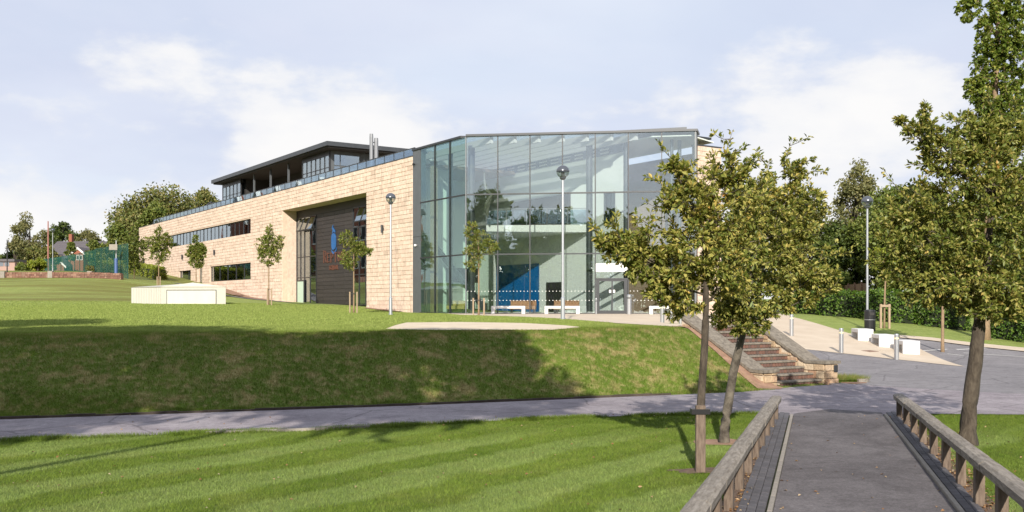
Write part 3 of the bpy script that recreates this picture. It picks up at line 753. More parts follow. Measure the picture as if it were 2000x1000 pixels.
def near_key(b): 
    w = b2w(0, (b[0]+b[1])/2); return -((b[1]-b[0])*.29/(w[1]**2.2))
blocks.sort(key=near_key)
for b in blocks[:300]:
    m = MB(); block(m, *b, rnd.uniform(.022,.045)); m.build('ashlar_block', M_stone, stone_wall)
m = MB()
for b in blocks[300:]: block(m, *b, rnd.uniform(.022,.045))
tag(m.build('ashlar_block', M_stone, stone_wall), kind='stuff')
# return of the corner and parapet cap
MB().box(-.06,.5,T0-.05,T1,H_ST-.015,H_ST+.05).build('parapet_cap', M_roofd, B)
# recess reveals
rec = MB()
rec.box(.452,1.45,31.197,31.6,.2,8.8); rec.box(.452,1.45,13.7,14.103,.2,8.8); rec.box(.452,1.45,13.7,31.6,8.803,9.2)
rec.build('recess_reveal', M_stone, B)
MB().box(1.3,1.45,14.1,31.2,8.2,8.8).build('fascia', M_plank, B)
back = MB().box(1.36,1.5,19.3,26.7,.2,8.2).build('entrance_panel', M_frame, B)
PZ0, PZ1 = .55, 8.18
npl = 24; ph = (PZ1-PZ0)/npl
for i in range(npl):
    for a, b in ((19.4,20.9),(20.9,22.98),(22.98,25.1),(25.1,26.6)):
        e = rnd.uniform(0,.008)
        MB().cbox(1.30-e, 1.345, a+.012, b-.012, PZ0+i*ph+.014, PZ0+(i+1)*ph-.006, .004).build('plank', M_plank, back)
# emblem and lettering on the panel (seen from outside, +t is to the left)
def shape(mb, pts, s0, s1):  # pts (u to the right, z); placed around t=23
    n = len(pts); 
    mb.add([(s0,23-p,z) for p,z in pts] + [(s1,23-p,z) for p,z in pts], [tuple(range(n)), tuple(range(2*n-1,n-1,-1))] + [(i,(i+1)%n,n+(i+1)%n,n+i) for i in range(n)])
em = MB()
bod = [(-.42,6.2),(-.34,6.32),(-.1,6.40),(.2,6.36),(.38,6.22),(.45,5.9),(.46,5.5),(.42,5.22),(.28,5.08),(-.1,5.02),(-.34,5.12),(-.44,5.35),(-.46,5.8)]
shape(em, bod, 1.24, 1.28)
for q in ([(-.3,6.4),(-.1,6.46),(.12,6.62),(.02,6.8),(-.16,6.9),(-.04,7.08),(-.2,7.02),(-.36,6.82),(-.18,6.66)],
          [(.0,6.46),(.3,6.42),(.34,6.5),(.18,6.68)],
          [(-.52,5.1),(-.3,4.96),(-.05,4.86),(.2,4.86),(.44,5.02),(.62,5.22),(.54,4.98),(.36,4.78),(.05,4.68),(-.28,4.76)]):
    shape(em, q, 1.245, 1.275)
em.build('emblem', M_emblem, B)
STR = { # strokes in a 0..1 x 0..1 box; widths: thick/thin
 'R': [((.15,0),(.15,1)),((.15,.95),(.6,.95)),((.6,.95),(.78,.82)),((.78,.82),(.78,.65)),((.78,.65),(.6,.52)),((.6,.52),(.15,.52)),((.45,.52),(.9,.02))],
 'E': [((.15,0),(.15,1)),((.15,.96),(.8,.96)),((.15,.5),(.65,.5)),((.15,.04),(.85,.04))],
 'P': [((.15,0),(.15,1)),((.15,.95),(.6,.95)),((.6,.95),(.8,.82)),((.8,.82),(.8,.62)),((.8,.62),(.6,.48)),((.6,.48),(.15,.48))],
 'T': [((.5,0),(.5,1)),((.05,.96),(.95,.96))],
 'O': [((.5,.97),(.2,.82)),((.2,.82),(.08,.5)),((.08,.5),(.2,.18)),((.2,.18),(.5,.03)),((.5,.03),(.8,.18)),((.8,.18),(.92,.5)),((.92,.5),(.8,.82)),((.8,.82),(.5,.97))],
 'N': [((.12,0),(.12,1)),((.12,1),(.88,0)),((.88,0),(.88,1))],
 'S': [((.82,.82),(.6,.96)),((.6,.96),(.3,.94)),((.3,.94),(.15,.76)),((.15,.76),(.3,.58)),((.3,.58),(.7,.44)),((.7,.44),(.85,.24)),((.85,.24),(.68,.06)),((.68,.06),(.35,.04)),((.35,.04),(.14,.18))],
 'C': [((.85,.8),(.6,.96)),((.6,.96),(.3,.88)),((.3,.88),(.1,.5)),((.1,.5),(.3,.12)),((.3,.12),(.6,.04)),((.6,.04),(.86,.2))],
 'H': [((.14,0),(.14,1)),((.86,0),(.86,1)),((.14,.5),(.86,.5))],
 'L': [((.15,0),(.15,1)),((.15,.04),(.85,.04))]}
def letter(ch, u0, z0, w, h, st):
    m = MB()
    for (x0,y0),(x1,y1) in STR[ch]:
        a = np.array([u0+x0*w, z0+y0*h]); b = np.array([u0+x1*w, z0+y1*h]); d = b-a; d /= np.linalg.norm(d); nn = np.array([-d[1], d[0]])
        k = st*(.5 if abs(d[1]) > .3 else .36); a = a-d*st*.25; b = b+d*st*.25
        shape(m, [tuple(a+nn*k),tuple(a-nn*k),tuple(b-nn*k),tuple(b+nn*k)], 1.24, 1.29)
        if abs(d[0]) < .05:     # serifs
            for zq in (min(a[1],b[1]), max(a[1],b[1])):
                shape(m, [(a[0]-st*.9,zq-st*.17),(a[0]+st*.9,zq-st*.17),(a[0]+st*.9,zq+st*.17),(a[0]-st*.9,zq+st*.17)], 1.243, 1.287)
    m.build('letter', M_copper, B)
u = -2.15
for i, ch in enumerate('REPTON'):
    h = .98 if i == 0 else .76; w = .68 if i == 0 else .60
    letter(ch, u, 4.05, w, h, .095); u += w + .10
u = -.95
for ch in 'SCHOOL':
    letter(ch, u, 3.42, .25, .34, .07); u += .33
# glazed strips either side of the panel
def window(t0, t1, z0, z1, s, cols, rows, name='window', depth=2.6, thin=None, curtains=(), frame=.07, gm=None, room=True):
    w = empty(name, (0,0,0), 0, B)
    f = MB(); f.box(s-.02,s+.10,t0,t1,z0,z0+frame); f.box(s-.02,s+.10,t0,t1,z1-frame,z1)
    f.box(s-.02,s+.10,t0,t0+frame,z0+frame,z1-frame); f.box(s-.02,s+.10,t1-frame,t1,z0+frame,z1-frame)
    f.build('frame', M_frame, w)
    for c in cols: MB().box(s-.015,s+.09,c-frame/2,c+frame/2,z0+frame,z1-frame).build('mullion', M_frame, w)
    cc = [t0+frame]+[q for c in cols for q in (c-frame/2, c+frame/2)]+[t1-frame]
    for k in range(0, len(cc), 2):
        rr = [z0+frame]+[q for c in rows for q in (c-frame/2, c+frame/2)]+[z1-frame]
        for j in range(0, len(rr), 2):
            MB().box(s+.03,s+.04,cc[k],cc[k+1],rr[j],rr[j+1]).build('pane', gm or M_wglass, w)
        for c in rows: MB().box(s-.012,s+.08,cc[k],cc[k+1],c-frame/2,c+frame/2).build('transom', M_frame, w)
        if thin:
            n = thin; 
            for q in range(1, n):
                tt = cc[k]+(cc[k+1]-cc[k])*q/n
                MB().box(s+.0,s+.06,tt-.018,tt+.018,z0+frame,z1-frame).build('glazing_bar', M_frame, w)
    if room:
        r = MB(); r.box(s+depth,s+depth+.1,t0-.6,t1+.6,z0-.8,z1+.5); r.box(s+.5,s+depth,t0-.6,t1+.6,z0-.9,z0-.8); r.box(s+.5,s+depth,t0-.6,t1+.6,z1+.5,z1+.6)
        r.box(s+.5,s+depth,t0-.7,t0-.6,z0-.8,z1+.5); r.box(s+.5,s+depth,t1+.6,t1+.7,z0-.8,z1+.5)
        r.build('room', M_room, w)
    for a, b in curtains: MB().box(s+.30,s+.34,a,b,z0+.05,z1-.05).build('blind', M_curtain, w)
    return w
M_wglass2 = M_wglass
window(39.4,68.8,7.2,8.7,.16,[42.0,44.6,47.2,49.8,52.4,55.0,57.6,60.2,62.8,65.4],[],thin=2,curtains=((43.6,44.5),(46.2,47.0),(52.5,53.3),(57.7,58.6),(60.3,61.3)))
window(39.4,52.2,2.95,4.55,.16,[41.8,44.2,46.8,49.4],[],thin=None,curtains=((41.0,41.7),(42.9,44.1),(45.8,46.7),(49.5,50.2),(51.3,52.0)))
window(59.2,63.9,2.9,4.5,.16,[60.6],[],curtains=((60.8,61.4),))
d_ = MB().box(.18,.25,54.9,56.4,2.6,4.7).build('side_door', M_frame, B)
MB().box(.165,.18,55.15,56.15,2.8,4.5).build('pane', M_wglass, d_)
window(26.65,31.15,.5,8.18,1.28,[28.05,29.3,30.2],[2.9,4.7,7.0],curtains=((27.2,27.7),(28.4,28.8)),frame=.08)
window(14.15,19.35,.5,8.18,1.28,[15.6,17.0,18.2],[2.9,6.6],curtains=((15.9,16.6),(18.3,18.9)),frame=.08)
# tilted open vents at the top of the glazed strips
for a, b in ((14.3,15.5),(15.7,16.9),(17.1,18.1),(26.8,27.9),(28.2,29.2),(29.4,30.1)):
    v = MB(); v.add([(1.24,a,8.02),(1.24,b,8.02),(.86,b,7.02),(.86,a,7.02),(1.27,a,8.0),(1.27,b,8.0),(.89,b,7.0),(.89,a,7.0)],
          [(0,1,2,3),(7,6,5,4),(0,4,5,1),(1,5,6,2),(2,6,7,3),(3,7,4,0)])
    vo = v.build('open_vent', M_wglass, B)
    fr = MB()
    for y0_, y1_ in ((a-.04,a),(b,b+.04)):
        fr.add([(1.22,y0_,8.03),(1.22,y1_,8.03),(.84,y1_,7.0),(.84,y0_,7.0),(1.29,y0_,8.0),(1.29,y1_,8.0),(.91,y1_,6.97),(.91,y0_,6.97)], [(0,1,2,3),(7,6,5,4),(0,4,5,1),(1,5,6,2),(2,6,7,3),(3,7,4,0)])
    fr.box(.83,.91,a-.04,b+.04,6.93,7.0); fr.build('vent_frame', M_frame, vo)
dr = MB()
for a, b, z0, z1 in ((29.2,29.3,.45,2.7),(30.75,30.85,.45,2.7),(29.3,30.75,2.6,2.7),(29.3,30.75,.45,.6)): dr.box(1.18,1.26,a,b,z0,z1)
dro = dr.build('side_door', M_frame, B); MB().box(1.21,1.23,29.3,30.75,.6,2.6).build('door_leaf', M_curtain, dro)
# wall lights
for t in (11.3,50.3,62.2,79.8):
    MB().lathe([(.0,-.28),(.085,-.28),(.085,.28),(.0,.28)],10,(-.16,t,5.95)).build('wall_light', M_mull, B)
    MB().box(-.09,-.03,t-.05,t+.05,5.85,6.05).build('light_bracket', M_frame, B)
# grey pier between stone and glass
pier = MB(); pier.box(-.02,.4,5.86,T0-.04,-.2,10.98); pier.build('metal_pier', M_zinc, B)
MB().box(-.03,.38,5.86,T0-.05,5.1,5.13).build('pier_joint', M_frame, B)

# ---- rooftop balustrade and pavilion
bal = empty('balustrade', (0,0,0), 0, B)
t = T0+.1
while t < 75.8:
    MB().box(.16,.175,t+.03,t+1.47,H_ST+.06,H_ST+.56).build('pane', M_bal, bal)
    MB().box(.14,.20,t-.02,t+.02,H_ST+.05,H_ST+.57).build('upright', M_mull, bal)
    t += 1.5
MB().box(.13,.21,T0,t,H_ST+.57,H_ST+.62).build('top_rail', M_mull, bal)
PT0, PT1, PS = 27.9, 57.4, 3.0
PZB, PZT = 10.2, 13.95
pav = empty('rooftop_pavilion', (0,0,0), 0, B)
rf = MB()
rp = [(PS-1.0,PT0-1.8),(PS-1.0,PT1+1.0),(12.4,PT1+1.0),(12.4,PT0-1.8)]
rf.prism(rp, 14.05, 14.42); rf.build('roof', M_roofd, pav)
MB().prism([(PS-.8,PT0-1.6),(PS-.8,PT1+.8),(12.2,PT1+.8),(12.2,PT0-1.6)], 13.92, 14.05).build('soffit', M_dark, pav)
def curtainwall(t0, t1, nc, nm='glazing'):
    for i in range(nc):
        a = t0+(t1-t0)*i/nc; b = t0+(t1-t0)*(i+1)/nc
        for z0,z1 in ((PZB+.9,12.45),(12.5,13.5)):
            MB().box(PS,PS+.02,a+.04,b-.04,z0,z1).build('pane', M_wglass, pav)
        MB().box(PS-.05,PS+.1,a-.035,a+.035,PZB,13.92).build('mullion', M_frame, pav)
    MB().box(PS-.05,PS+.1,t1-.035,t1+.035,PZB,13.92).build('mullion', M_frame, pav)
    MB().box(PS-.04,PS+.09,t0+.035,t1-.035,12.45,12.5).build('transom', M_frame, pav)
    MB().box(PS-.045,PS+.3,t0+.035,t1-.035,PZB,PZB+.9).build('spandrel', M_frame, pav)
    MB().box(PS-.045,PS+.3,t0+.035,t1-.035,13.5,13.92).build('spandrel', M_frame, pav)
curtainwall(PT0,34.0,6); curtainwall(51.3,PT1,5)
for tt in (37.5,42.3,47.1):
    MB().box(PS-.08,PS+.08,tt-.08,tt+.08,PZB,13.92).build('column', M_zinc, pav)
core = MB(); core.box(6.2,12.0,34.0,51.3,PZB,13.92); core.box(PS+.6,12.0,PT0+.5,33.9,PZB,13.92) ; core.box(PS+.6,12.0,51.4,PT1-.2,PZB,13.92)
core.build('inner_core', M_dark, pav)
MB().box(6.1,6.18,34.2,39.5,PZB+.3,13.2).build('terrace_glazing', M_wglass, pav)
MB().box(6.1,6.18,45,51.2,PZB+.3,13.2).build('terrace_glazing', M_wglass, pav)
# right-hand end of the pavilion
ew = MB(); ew.box(PS+.05,12,PT0+.02,PT0+.12,PZB,13.92); ew.build('end_wall', M_zinc, pav)
for s0, s1, z0, z1 in ((3.45,3.95,11.0,12.6),(3.45,3.95,12.7,13.6),(4.05,5.8,12.7,13.6),(4.2,5.6,10.4,12.5),(7.6,9.2,12.7,13.5),(9.3,10.8,12.7,13.5)):
    MB().box(s0,s1,PT0-.02,PT0+.015,z0,z1).build('pane', M_wglass, pav)
for s0 in (6.1, 6.6): MB().tube([(s0,PT0-.4,PZB),(s0,PT0-.4,13.95)], .05, 8).build('downpipe', M_zinc, pav)
for i,(s_,t_,zt,r) in enumerate(((3.2,20.0,14.25,.15),(3.62,20.0,13.95,.17))):
    MB().lathe([(r,0),(r,zt-10.2-.3),(r*1.02,zt-10.2-.3),(r*.9,zt-10.2)],14,(s_,t_,10.2)).build('flue', pmat('flue_grey', (0.20,0.21,0.23), 0.5, 0.2) if 'flue_grey' not in MATS else MATS['flue_grey'], B, smooth=False)
MB().box(3.1,3.7,19.95,20.05,11.2,11.26).build('flue_bracket', M_frame, B); MB().box(3.1,3.7,19.95,20.05,13.55,13.61).build('flue_bracket', M_frame, B)
MB().box(5.3,5.75,23.6,24.0,10.2,12.0).build('vent_unit', M_white, B)
# sloped plant screen left of the pavilion
pslab = MB()
for k in range(9):
    t_ = 58.6+k*.9; z_ = 12.0-k*.13
    pslab.box(2.0,5.0,t_,t_+.08,10.2,z_)
pslab.add([(2,58.5,12.1),(2,66.6,10.95),(2.1,66.6,10.95),(2.1,58.5,12.1),(2,58.5,12.0),(2,66.6,10.85),(2.1,66.6,10.85),(2.1,58.5,12.0)], [(0,1,2,3),(7,6,5,4),(0,4,5,1),(1,5,6,2),(2,6,7,3),(3,7,4,0)])
pslab.build('plant_screen', M_roofd, B)

# ---- glass hall
HZ = 10.95; TZ = (3.66, 7.35)
E1 = np.array([10.36, -9.31]); Lf = np.linalg.norm(E1); fd = E1/Lf; fn = np.array([fd[1], -fd[0]])   # fn points outwards
if fn @ np.array([1.0, 1.0]) > 0: fn = -fn
hall = empty('glass_hall', (0,0,0), 0, B)
def bar(p, q, w, d, z0, z1, name, mat, parent, out=0.0):
    p = np.array(p); q = np.array(q); dd = (q-p)/np.linalg.norm(q-p); nn = np.array([-dd[1], dd[0]])*w/2
    o = fn*out
    MB().prism([tuple(p-nn+o),tuple(q-nn+o),tuple(q+nn+o),tuple(p+nn+o)], z0, z1).build(name, mat, parent)
NC = 7; rowsz = [(0.06,TZ[0]-.04),(TZ[0]+.04,TZ[1]-.04),(TZ[1]+.04,HZ-.04)]
for i in range(NC):
    p = E1*i/NC; q = E1*(i+1)/NC
    for r_, (z0, z1) in enumerate(rowsz):
        if i == 4 and r_ == 0: z0 = 2.15
        pane = MB().prism([tuple(p+fd*.035+fn*.012),tuple(q-fd*.035+fn*.012),tuple(q-fd*.035-fn*.012),tuple(p+fd*.035-fn*.012)], z0, z1).build('pane', M_glass, hall)
        if r_ == 0 and i != 4:
            dm = MB()
            for zz in (1.39,.83):
                for k in range(9):
                    c = p + fd*(.12+k*.215)
                    dm.add([(*(c-fd*.021+fn*.016),zz-.021),(*(c+fd*.021+fn*.016),zz-.021),(*(c+fd*.021+fn*.016),zz+.021),(*(c-fd*.021+fn*.016),zz+.021)], [(0,1,2,3)])
            dm.build('marking_dots', M_white, pane)
for i in range(NC+1):
    p = E1*i/NC
    bar(p-fd*.03, p+fd*.03, .12, .1, 0, HZ-.035, 'mullion', M_mull if 0 < i < NC else M_zinc, hall)
for z in TZ: bar(fd*.03, E1-fd*.03, .13, .1, z-.04, z+.04, 'transom', M_mull, hall)
bar(fd*0, E1, .16, .1, 0, .06, 'sill', M_frame, hall)
# left return, parallel with the stone wall
for i in range(3):
    a = 5.82*i/3; b = 5.82*(i+1)/3
    for z0, z1 in rowsz: MB().box(-.012,.012,a+.04,b-.04,z0,z1).build('pane', M_glassr, hall)
    if i: MB().box(-.06,.06,a-.03,a+.03,0,HZ-.035).build('mullion', M_mull, hall)
for z in TZ: MB().box(-.055,.055,.05,5.82,z-.04,z+.04).build('transom', M_frame, hall)
MB().box(-.07,.07,.05,5.84,0,.06).build('sill', M_frame, hall)
# right return
E2 = np.array([11.4,-8.35])
bar(E1, E2, .12, .1, 0, HZ-.035, 'corner_panel', M_zinc, hall)
# roof edge and roof
hp = [(-.1,-.1*0-.12),(10.36,-9.46),(11.55,-8.4),(13.6,-8.4),(13.6,14),(-.1,6.9)]
hp = [(-.1,-.13),(10.36,-9.49),(11.6,-8.4),(11.6,-7.6),(13.4,-7.6),(13.4,13.2),(8.7,13.2),(-.1,6.93)]
MB().prism([(8.45,-7.77),(10.36,-9.49),(11.6,-8.4),(11.6,-7.6),(13.4,-7.6),(13.4,13.2),(8.45,13.2)], HZ-.03, HZ+.1).build('roof', M_mull, hall)
fi = -fn
rim = MB(); rim.prism([(-.1,-.13),(8.45,-7.77),tuple(np.array([8.45,-7.77])+fi*.45),tuple(np.array([-.1,-.13])+fi*.45)], HZ-.03, HZ+.1)
rim.prism([(-.1,.5),(.35,.3),(.35,7.0),(-.1,6.93)], HZ-.03, HZ+.1); rim.prism([(.35,6.75),(8.45,12.6),(8.45,13.2),(.35,7.3)], HZ-.03, HZ+.1)
rim.build('roof_rim', M_mull, hall)
for k in range(7):
    sx = 1.35+k*1.1
    MB().box(sx-.09, sx+.09, -.8986*sx+.35, 6.9+.713*sx-.1, HZ-.42, HZ-.035).build('roof_beam', M_white, hall)
MB().prism([(.3,.2),(8.44,-7.1),(8.44,12.7),(.3,6.9)], HZ+.02, HZ+.04).build('roof_glazing', M_glass, hall)
MB().prism([tuple(E1*.50-fn*.9),tuple(E1*.965-fn*.7),tuple(E1*.965-fn*1.5),tuple(E1*.50-fn*1.5)], [HZ+.11]*4, [HZ+.22,HZ+.36,HZ+.36,HZ+.22]).build('raised_roof', M_roofd, hall)
MB().prism([(8.6,-7.4),(10.3,-9.0),(13.3,-7.9),(13.3,13.0),(8.6,13.0)], HZ-.28, HZ-.21).build('ceiling', M_mint, hall)
# stone flank on the right
fl = MB(); fl.box(11.45,13.5,-8.3,-7.9,-1.0,10.28); fl.box(13.1,13.5,-7.9,T0,-1.0,10.2); flank = fl.build('stone_flank', M_joint, B)
for (a, b_, z0, z1) in ashlar(11.42, 13.52, -.05, 10.3, []):
    m = MB(); block(m, a, b_, z0, z1, rnd.uniform(.02,.035), 't')
    o = m.build('ashlar_block', M_stone, flank); o.location = (0,-8.3,0)
MB().box(11.4,13.56,-8.36,-7.85,10.3,10.37).build('parapet_cap', M_roofd, B)
# ---- hall interior
MB().prism([(.1,.15),(10.3,-9.1),(13.2,-7.9),(13.2,12.9),(.1,12.9)], -.05, .045).build('hall_floor', M_floor, B)
inn = empty('hall_interior', (0,0,0), 0, B)
iw = MB(); iw.box(8.5,8.8,-4.8,13.0,.04,10.1); iw.build('inner_wall', M_mint, inn)
MB().box(8.42,8.8,-4.8,13.0,10.1,HZ-.28).build('clerestory_band', pmat('slate_blue_band', (0.16,0.20,0.27), 0.6), inn)
for k in range(10):
    t_ = -3.6+k*1.35
    for z in (10.18, 10.40):
        MB().box(8.39,8.415,t_,t_+.9,z,z+.1).build('light_slot', M_white, inn)
iw = MB(); iw.box(.4,8.5,12.8,13.1,.04,HZ-.28); iw.build('end_wall', M_mint, inn)
iw = MB(); iw.box(8.8,13.1,2.0,2.3,.04,HZ-.28); iw.build('end_wall', pmat('beige_plaster', (0.60,0.56,0.44), 0.8), inn)
MB().box(.46,.7,T0+.05,12.8,.04,HZ-.28).build('side_wall', M_mint, inn)
MB().box(.42,.46,6.1,6.9,.04,10.6).build('side_wall', M_mint, inn)
MB().box(1.2,1.5,6.2,6.7,.04,10.3).build('stone_fin', M_rubble, inn)
MB().box(1.5,3.6,8.0,8.2,.04,HZ-.3).build('partition', M_mint, inn)
MB().box(3.2,5.0,3.9,4.1,.04,10.0).build('partition', pmat('grey_plaster', (0.55,0.60,0.55), 0.8), inn) if False else None
MB().box(8.40,8.49,4.2,9.6,.05,3.45).build('blue_wall', M_blue, inn)
MB().box(8.42,8.495,1.5,3.28,.05,2.1).build('dark_doorway', M_dark, inn)
MB().box(8.43,8.495,.55,7.7,5.82,8.0).build('corridor_shade', pmat('corridor_shade_brown', (0.045,0.030,0.026), 0.5), inn)  # brown sheet painted for the shade of the open corridor
wf = MB().box(8.42,8.495,-4.1,-3.05,5.7,7.7).build('inner_window', M_mull, inn)
MB().box(8.40,8.42,-4.0,-3.15,5.82,7.58).build('pane', M_wglass, wf)
# first-floor balcony
e0 = np.array(w2b(-1.7,65.7)); e1 = np.array(w2b(4.95,65.0))
MB().prism([tuple(e0),tuple(e1),(8.5,.2),(8.5,10.2)], 5.30, 5.80).build('balcony_slab', M_mint, inn)
be = e1-e0; bl = np.linalg.norm(be); bd = be/bl
for k in range(6):
    p = e0+be*k/5
    MB().tube([(*p,5.8),(*p,6.85)], .025, 6).build('balustrade_post', M_steel, inn)
    if k < 5:
        q = e0+be*(k+1)/5
        nn = np.array([-bd[1], bd[0]])*.008
        MB().prism([tuple(p+bd*.05-nn),tuple(q-bd*.05-nn),tuple(q-bd*.05+nn),tuple(p+bd*.05+nn)], 5.86, 6.78).build('balustrade_pane', M_bal, inn)
MB().tube([(*e0,6.86),(*e1,6.86)], .025, 6).build('handrail', M_steel, inn)
def wcol(px, d, r, mat, z1=HZ-.28):
    p = w2b((px-1000)/F*d, d); MB().lathe([(r,.04),(r,z1)], 18, (*p,0)).build('column', mat, inn, smooth=False)
M_coln = pmat('dark_column', (0.075,0.085,0.085), 0.35, 0.2)
wcol(1151,62.6,.20,M_coln); wcol(1223,61.6,.16,M_coln); wcol(921,63.4,.22,M_coln); wcol(1312,60.9,.10,M_zinc); wcol(1327,61.2,.12,M_zinc); wcol(880,66.3,.16,M_coln)
# staircase seen through the return glazing
stw = MB()
stw.add([(2.2,1.5,.1),(2.2,9.5,5.4),(2.4,9.5,5.4),(2.4,1.5,.1),(2.2,1.5,.55),(2.2,9.5,5.85),(2.4,9.5,5.85),(2.4,1.5,.55)], [(0,1,2,3),(7,6,5,4),(0,4,5,1),(1,5,6,2),(2,6,7,3),(3,7,4,0)])
stw.build('stair_string', M_zinc, inn)
MB().box(2.7,5.2,6.8,7.2,2.1,3.1).build('bulkhead', M_black, inn)
# entrance doors in the fifth bay
p4 = E1*4/NC; p5 = E1*5/NC
door = empty('entrance_door', (0,0,0), 0, hall)
bar(p4+fd*.03, p5-fd*.03, .14, .1, 2.08, 2.17, 'door_head', M_mull, door)
for a_, b_ in ((.05,.25),(.98,1.06),(1.74,1.94)): bar(p4+fd*a_, p4+fd*b_, .12, .1, .05, 2.08, 'door_stile', M_mull, door)
for a_, b_ in ((.25,.98),(1.06,1.74)):
    bar(p4+fd*a_, p4+fd*b_, .10, .1, .05, .22, 'door_rail', M_mull, door); bar(p4+fd*a_, p4+fd*b_, .10, .1, 1.98, 2.08, 'door_rail', M_mull, door)
    bar(p4+fd*a_, p4+fd*b_, .02, .1, .22, 1.98, 'door_pane', M_glass, door)
for a_ in (.84,1.08): bar(p4+fd*a_, p4+fd*(a_+.12), .02, .1, 1.28, 1.46, 'door_notice', M_white, door, out=.03)
bar(p4+fd*.05, p5-fd*.02, .05, .1, 2.55, 3.05, 'sign_band', M_white, door, out=.06)
bar(p4+fd*.05, p5-fd*.02, .05, .1, 2.95, 3.0, 'sign_edge', M_white, door, out=.08) if False else None
# reception desk and things inside
def inside(px, d): return w2b((px-1000)/F*d, d)
# hanging sculpture
s1 = MB()
def wp(px, py, d): 
    q = w2b((px-1000)/F*d, d); return (*q, EYE+(594-py)/F*d)
s1.tube([wp(945.5,331,64.5),wp(946,350,64.5),wp(948,364,64.4),wp(953,374,64.3),wp(961,380,64.2)], [.01,.06,.11,.12,.02], 6)
s1.tube([wp(963,378,64.2),wp(957,386,64.3),wp(952,398,64.4),wp(951,412,64.5),wp(953,425,64.5)], [.03,.13,.20,.17,.03], 6)
sculpt = s1.build('hanging_sculpture', pmat('grey_green_sculpture', (0.16,0.17,0.13), 0.6), None, (*P0,0), A)
tag(sculpt, 'grey curved horn sculpture hanging behind the first pane of the glass hall', 'sculpture')

# ---------------------------------------------------------------- lamps, bollards, benches, bin
def lamp(px, py, label, hgt=None, top=None, loc=None):
    p = site(px, py) if loc is None else np.array(loc); z = hz(*p)
    if hgt is None: hgt = EYE + (594-top)/F*p[1] - z
    o = empty('globe_lamp', (*p, z)); tag(o, label, 'street lamp', 'globe lamp posts')
    k = hgt/6.1
    MB().lathe([(.11*k,-.2),(.11*k,.06),(.085*k,.08),(.085*k,.85*k),(.055*k,.9*k),(.045*k,hgt-.72*k),(.045*k,hgt-.55*k)],14).build('post', M_galv, o)
    MB().lathe([(.05*k,0),(.12*k,.06*k),(.13*k,.14*k),(.07*k,.16*k),(.07*k,.30*k),(.02*k,.31*k)],14,(0,0,hgt-.58*k)).build('lamp_holder', M_cap, o)
    rg = .255*k; zc_ = hgt-.255*k
    lower = [(rg*math.cos(R(a)), rg*math.sin(R(a))) for a in range(-80,1,10)]
    upp = [(rg*math.cos(R(a)), rg*math.sin(R(a))) for a in range(0,89,8)]+[(.004,rg)]
    g = MB().lathe(lower,20,(0,0,zc_)).build('globe', M_globe, o); 
    g2 = MB().lathe([(r*1.01,z*1.01) for r,z in upp],20,(0,0,zc_)).build('globe_cap', M_cap, o)
    for q in (g, g2): q.data.polygons.foreach_set('use_smooth', [True]*len(q.data.polygons))
    return o
lamp(1100, 624.5, 'globe lamp post standing on the lawn in front of the glass hall', top=323, loc=(2.0-.05, 38.2))
lamp(763, 613, 'globe lamp post beside the sandstone wall and the metal pier', top=377, loc=(-119*2.5/F*26+0, 0) if False else ((763-1000)/F*52.0, 52.0))
lamp(1694, 643, 'globe lamp post behind the black bin by the hedge', top=383)
lamp(103, 531, 'small distant globe lamp in front of the brick house', top=446, loc=((103-1000)/F*103, 103))

def bollard(loc, h, label, r=.085, group='steel bollards on the paving', band=True):
    z = hz(*loc); o = empty('steel_bollard', (*loc, z)); tag(o, label, 'bollard', group)
    MB().lathe([(r,-.1),(r,h*.80)],16).build('post', M_steel, o)
    if band: MB().lathe([(r*.97,h*.80),(r*.97,h*.86)],16).build('reflective_band', pmat('band_yellow', (0.75,0.68,0.40), 0.4) if 'band_yellow' not in MATS else MATS['band_yellow'], o)
    MB().lathe([(r,h*.86),(r,h*.97),(r*.85,h),(r*.2,h*1.005)],16).build('cap', M_steel, o)
bollard(site(1751,703), 1.0, 'steel bollard in front of the nearest white block bench', .09)
bollard(site(1643,690), 1.0, 'steel bollard in the middle of the buff paving, left of the block benches', .09)
bollard(site(1546,657), 1.0, 'steel bollard rising just behind the coping of the step wall', .09)
for i,(px,d,lb) in enumerate(((1293.5,33.5,'steel bollard on the terrace under the front tree crown, leftmost of four'),(1312,34.2,'steel bollard on the terrace behind the trunk, second of four from the left'),(1329.5,34.8,'steel bollard on the terrace behind the trunk, third of four from the left'),(1343,35.2,'steel bollard at the terrace edge by the step wall, rightmost of four'))):
    bollard(np.array([(px-1000)/F*d, d]), .62, lb, .07)
q = P0 + 0*Nn
pp = np.array([(1229-1000)/F*57.0, 57.0]); bollard(pp, 1.15, 'tall steel entrance post right of the glass doors', .14, band=False)
pp = np.array([(1164.5-1000)/F*58.2, 58.2]); bollard(pp, .95, 'slim steel entrance post left of the glass doors', .055, band=False)

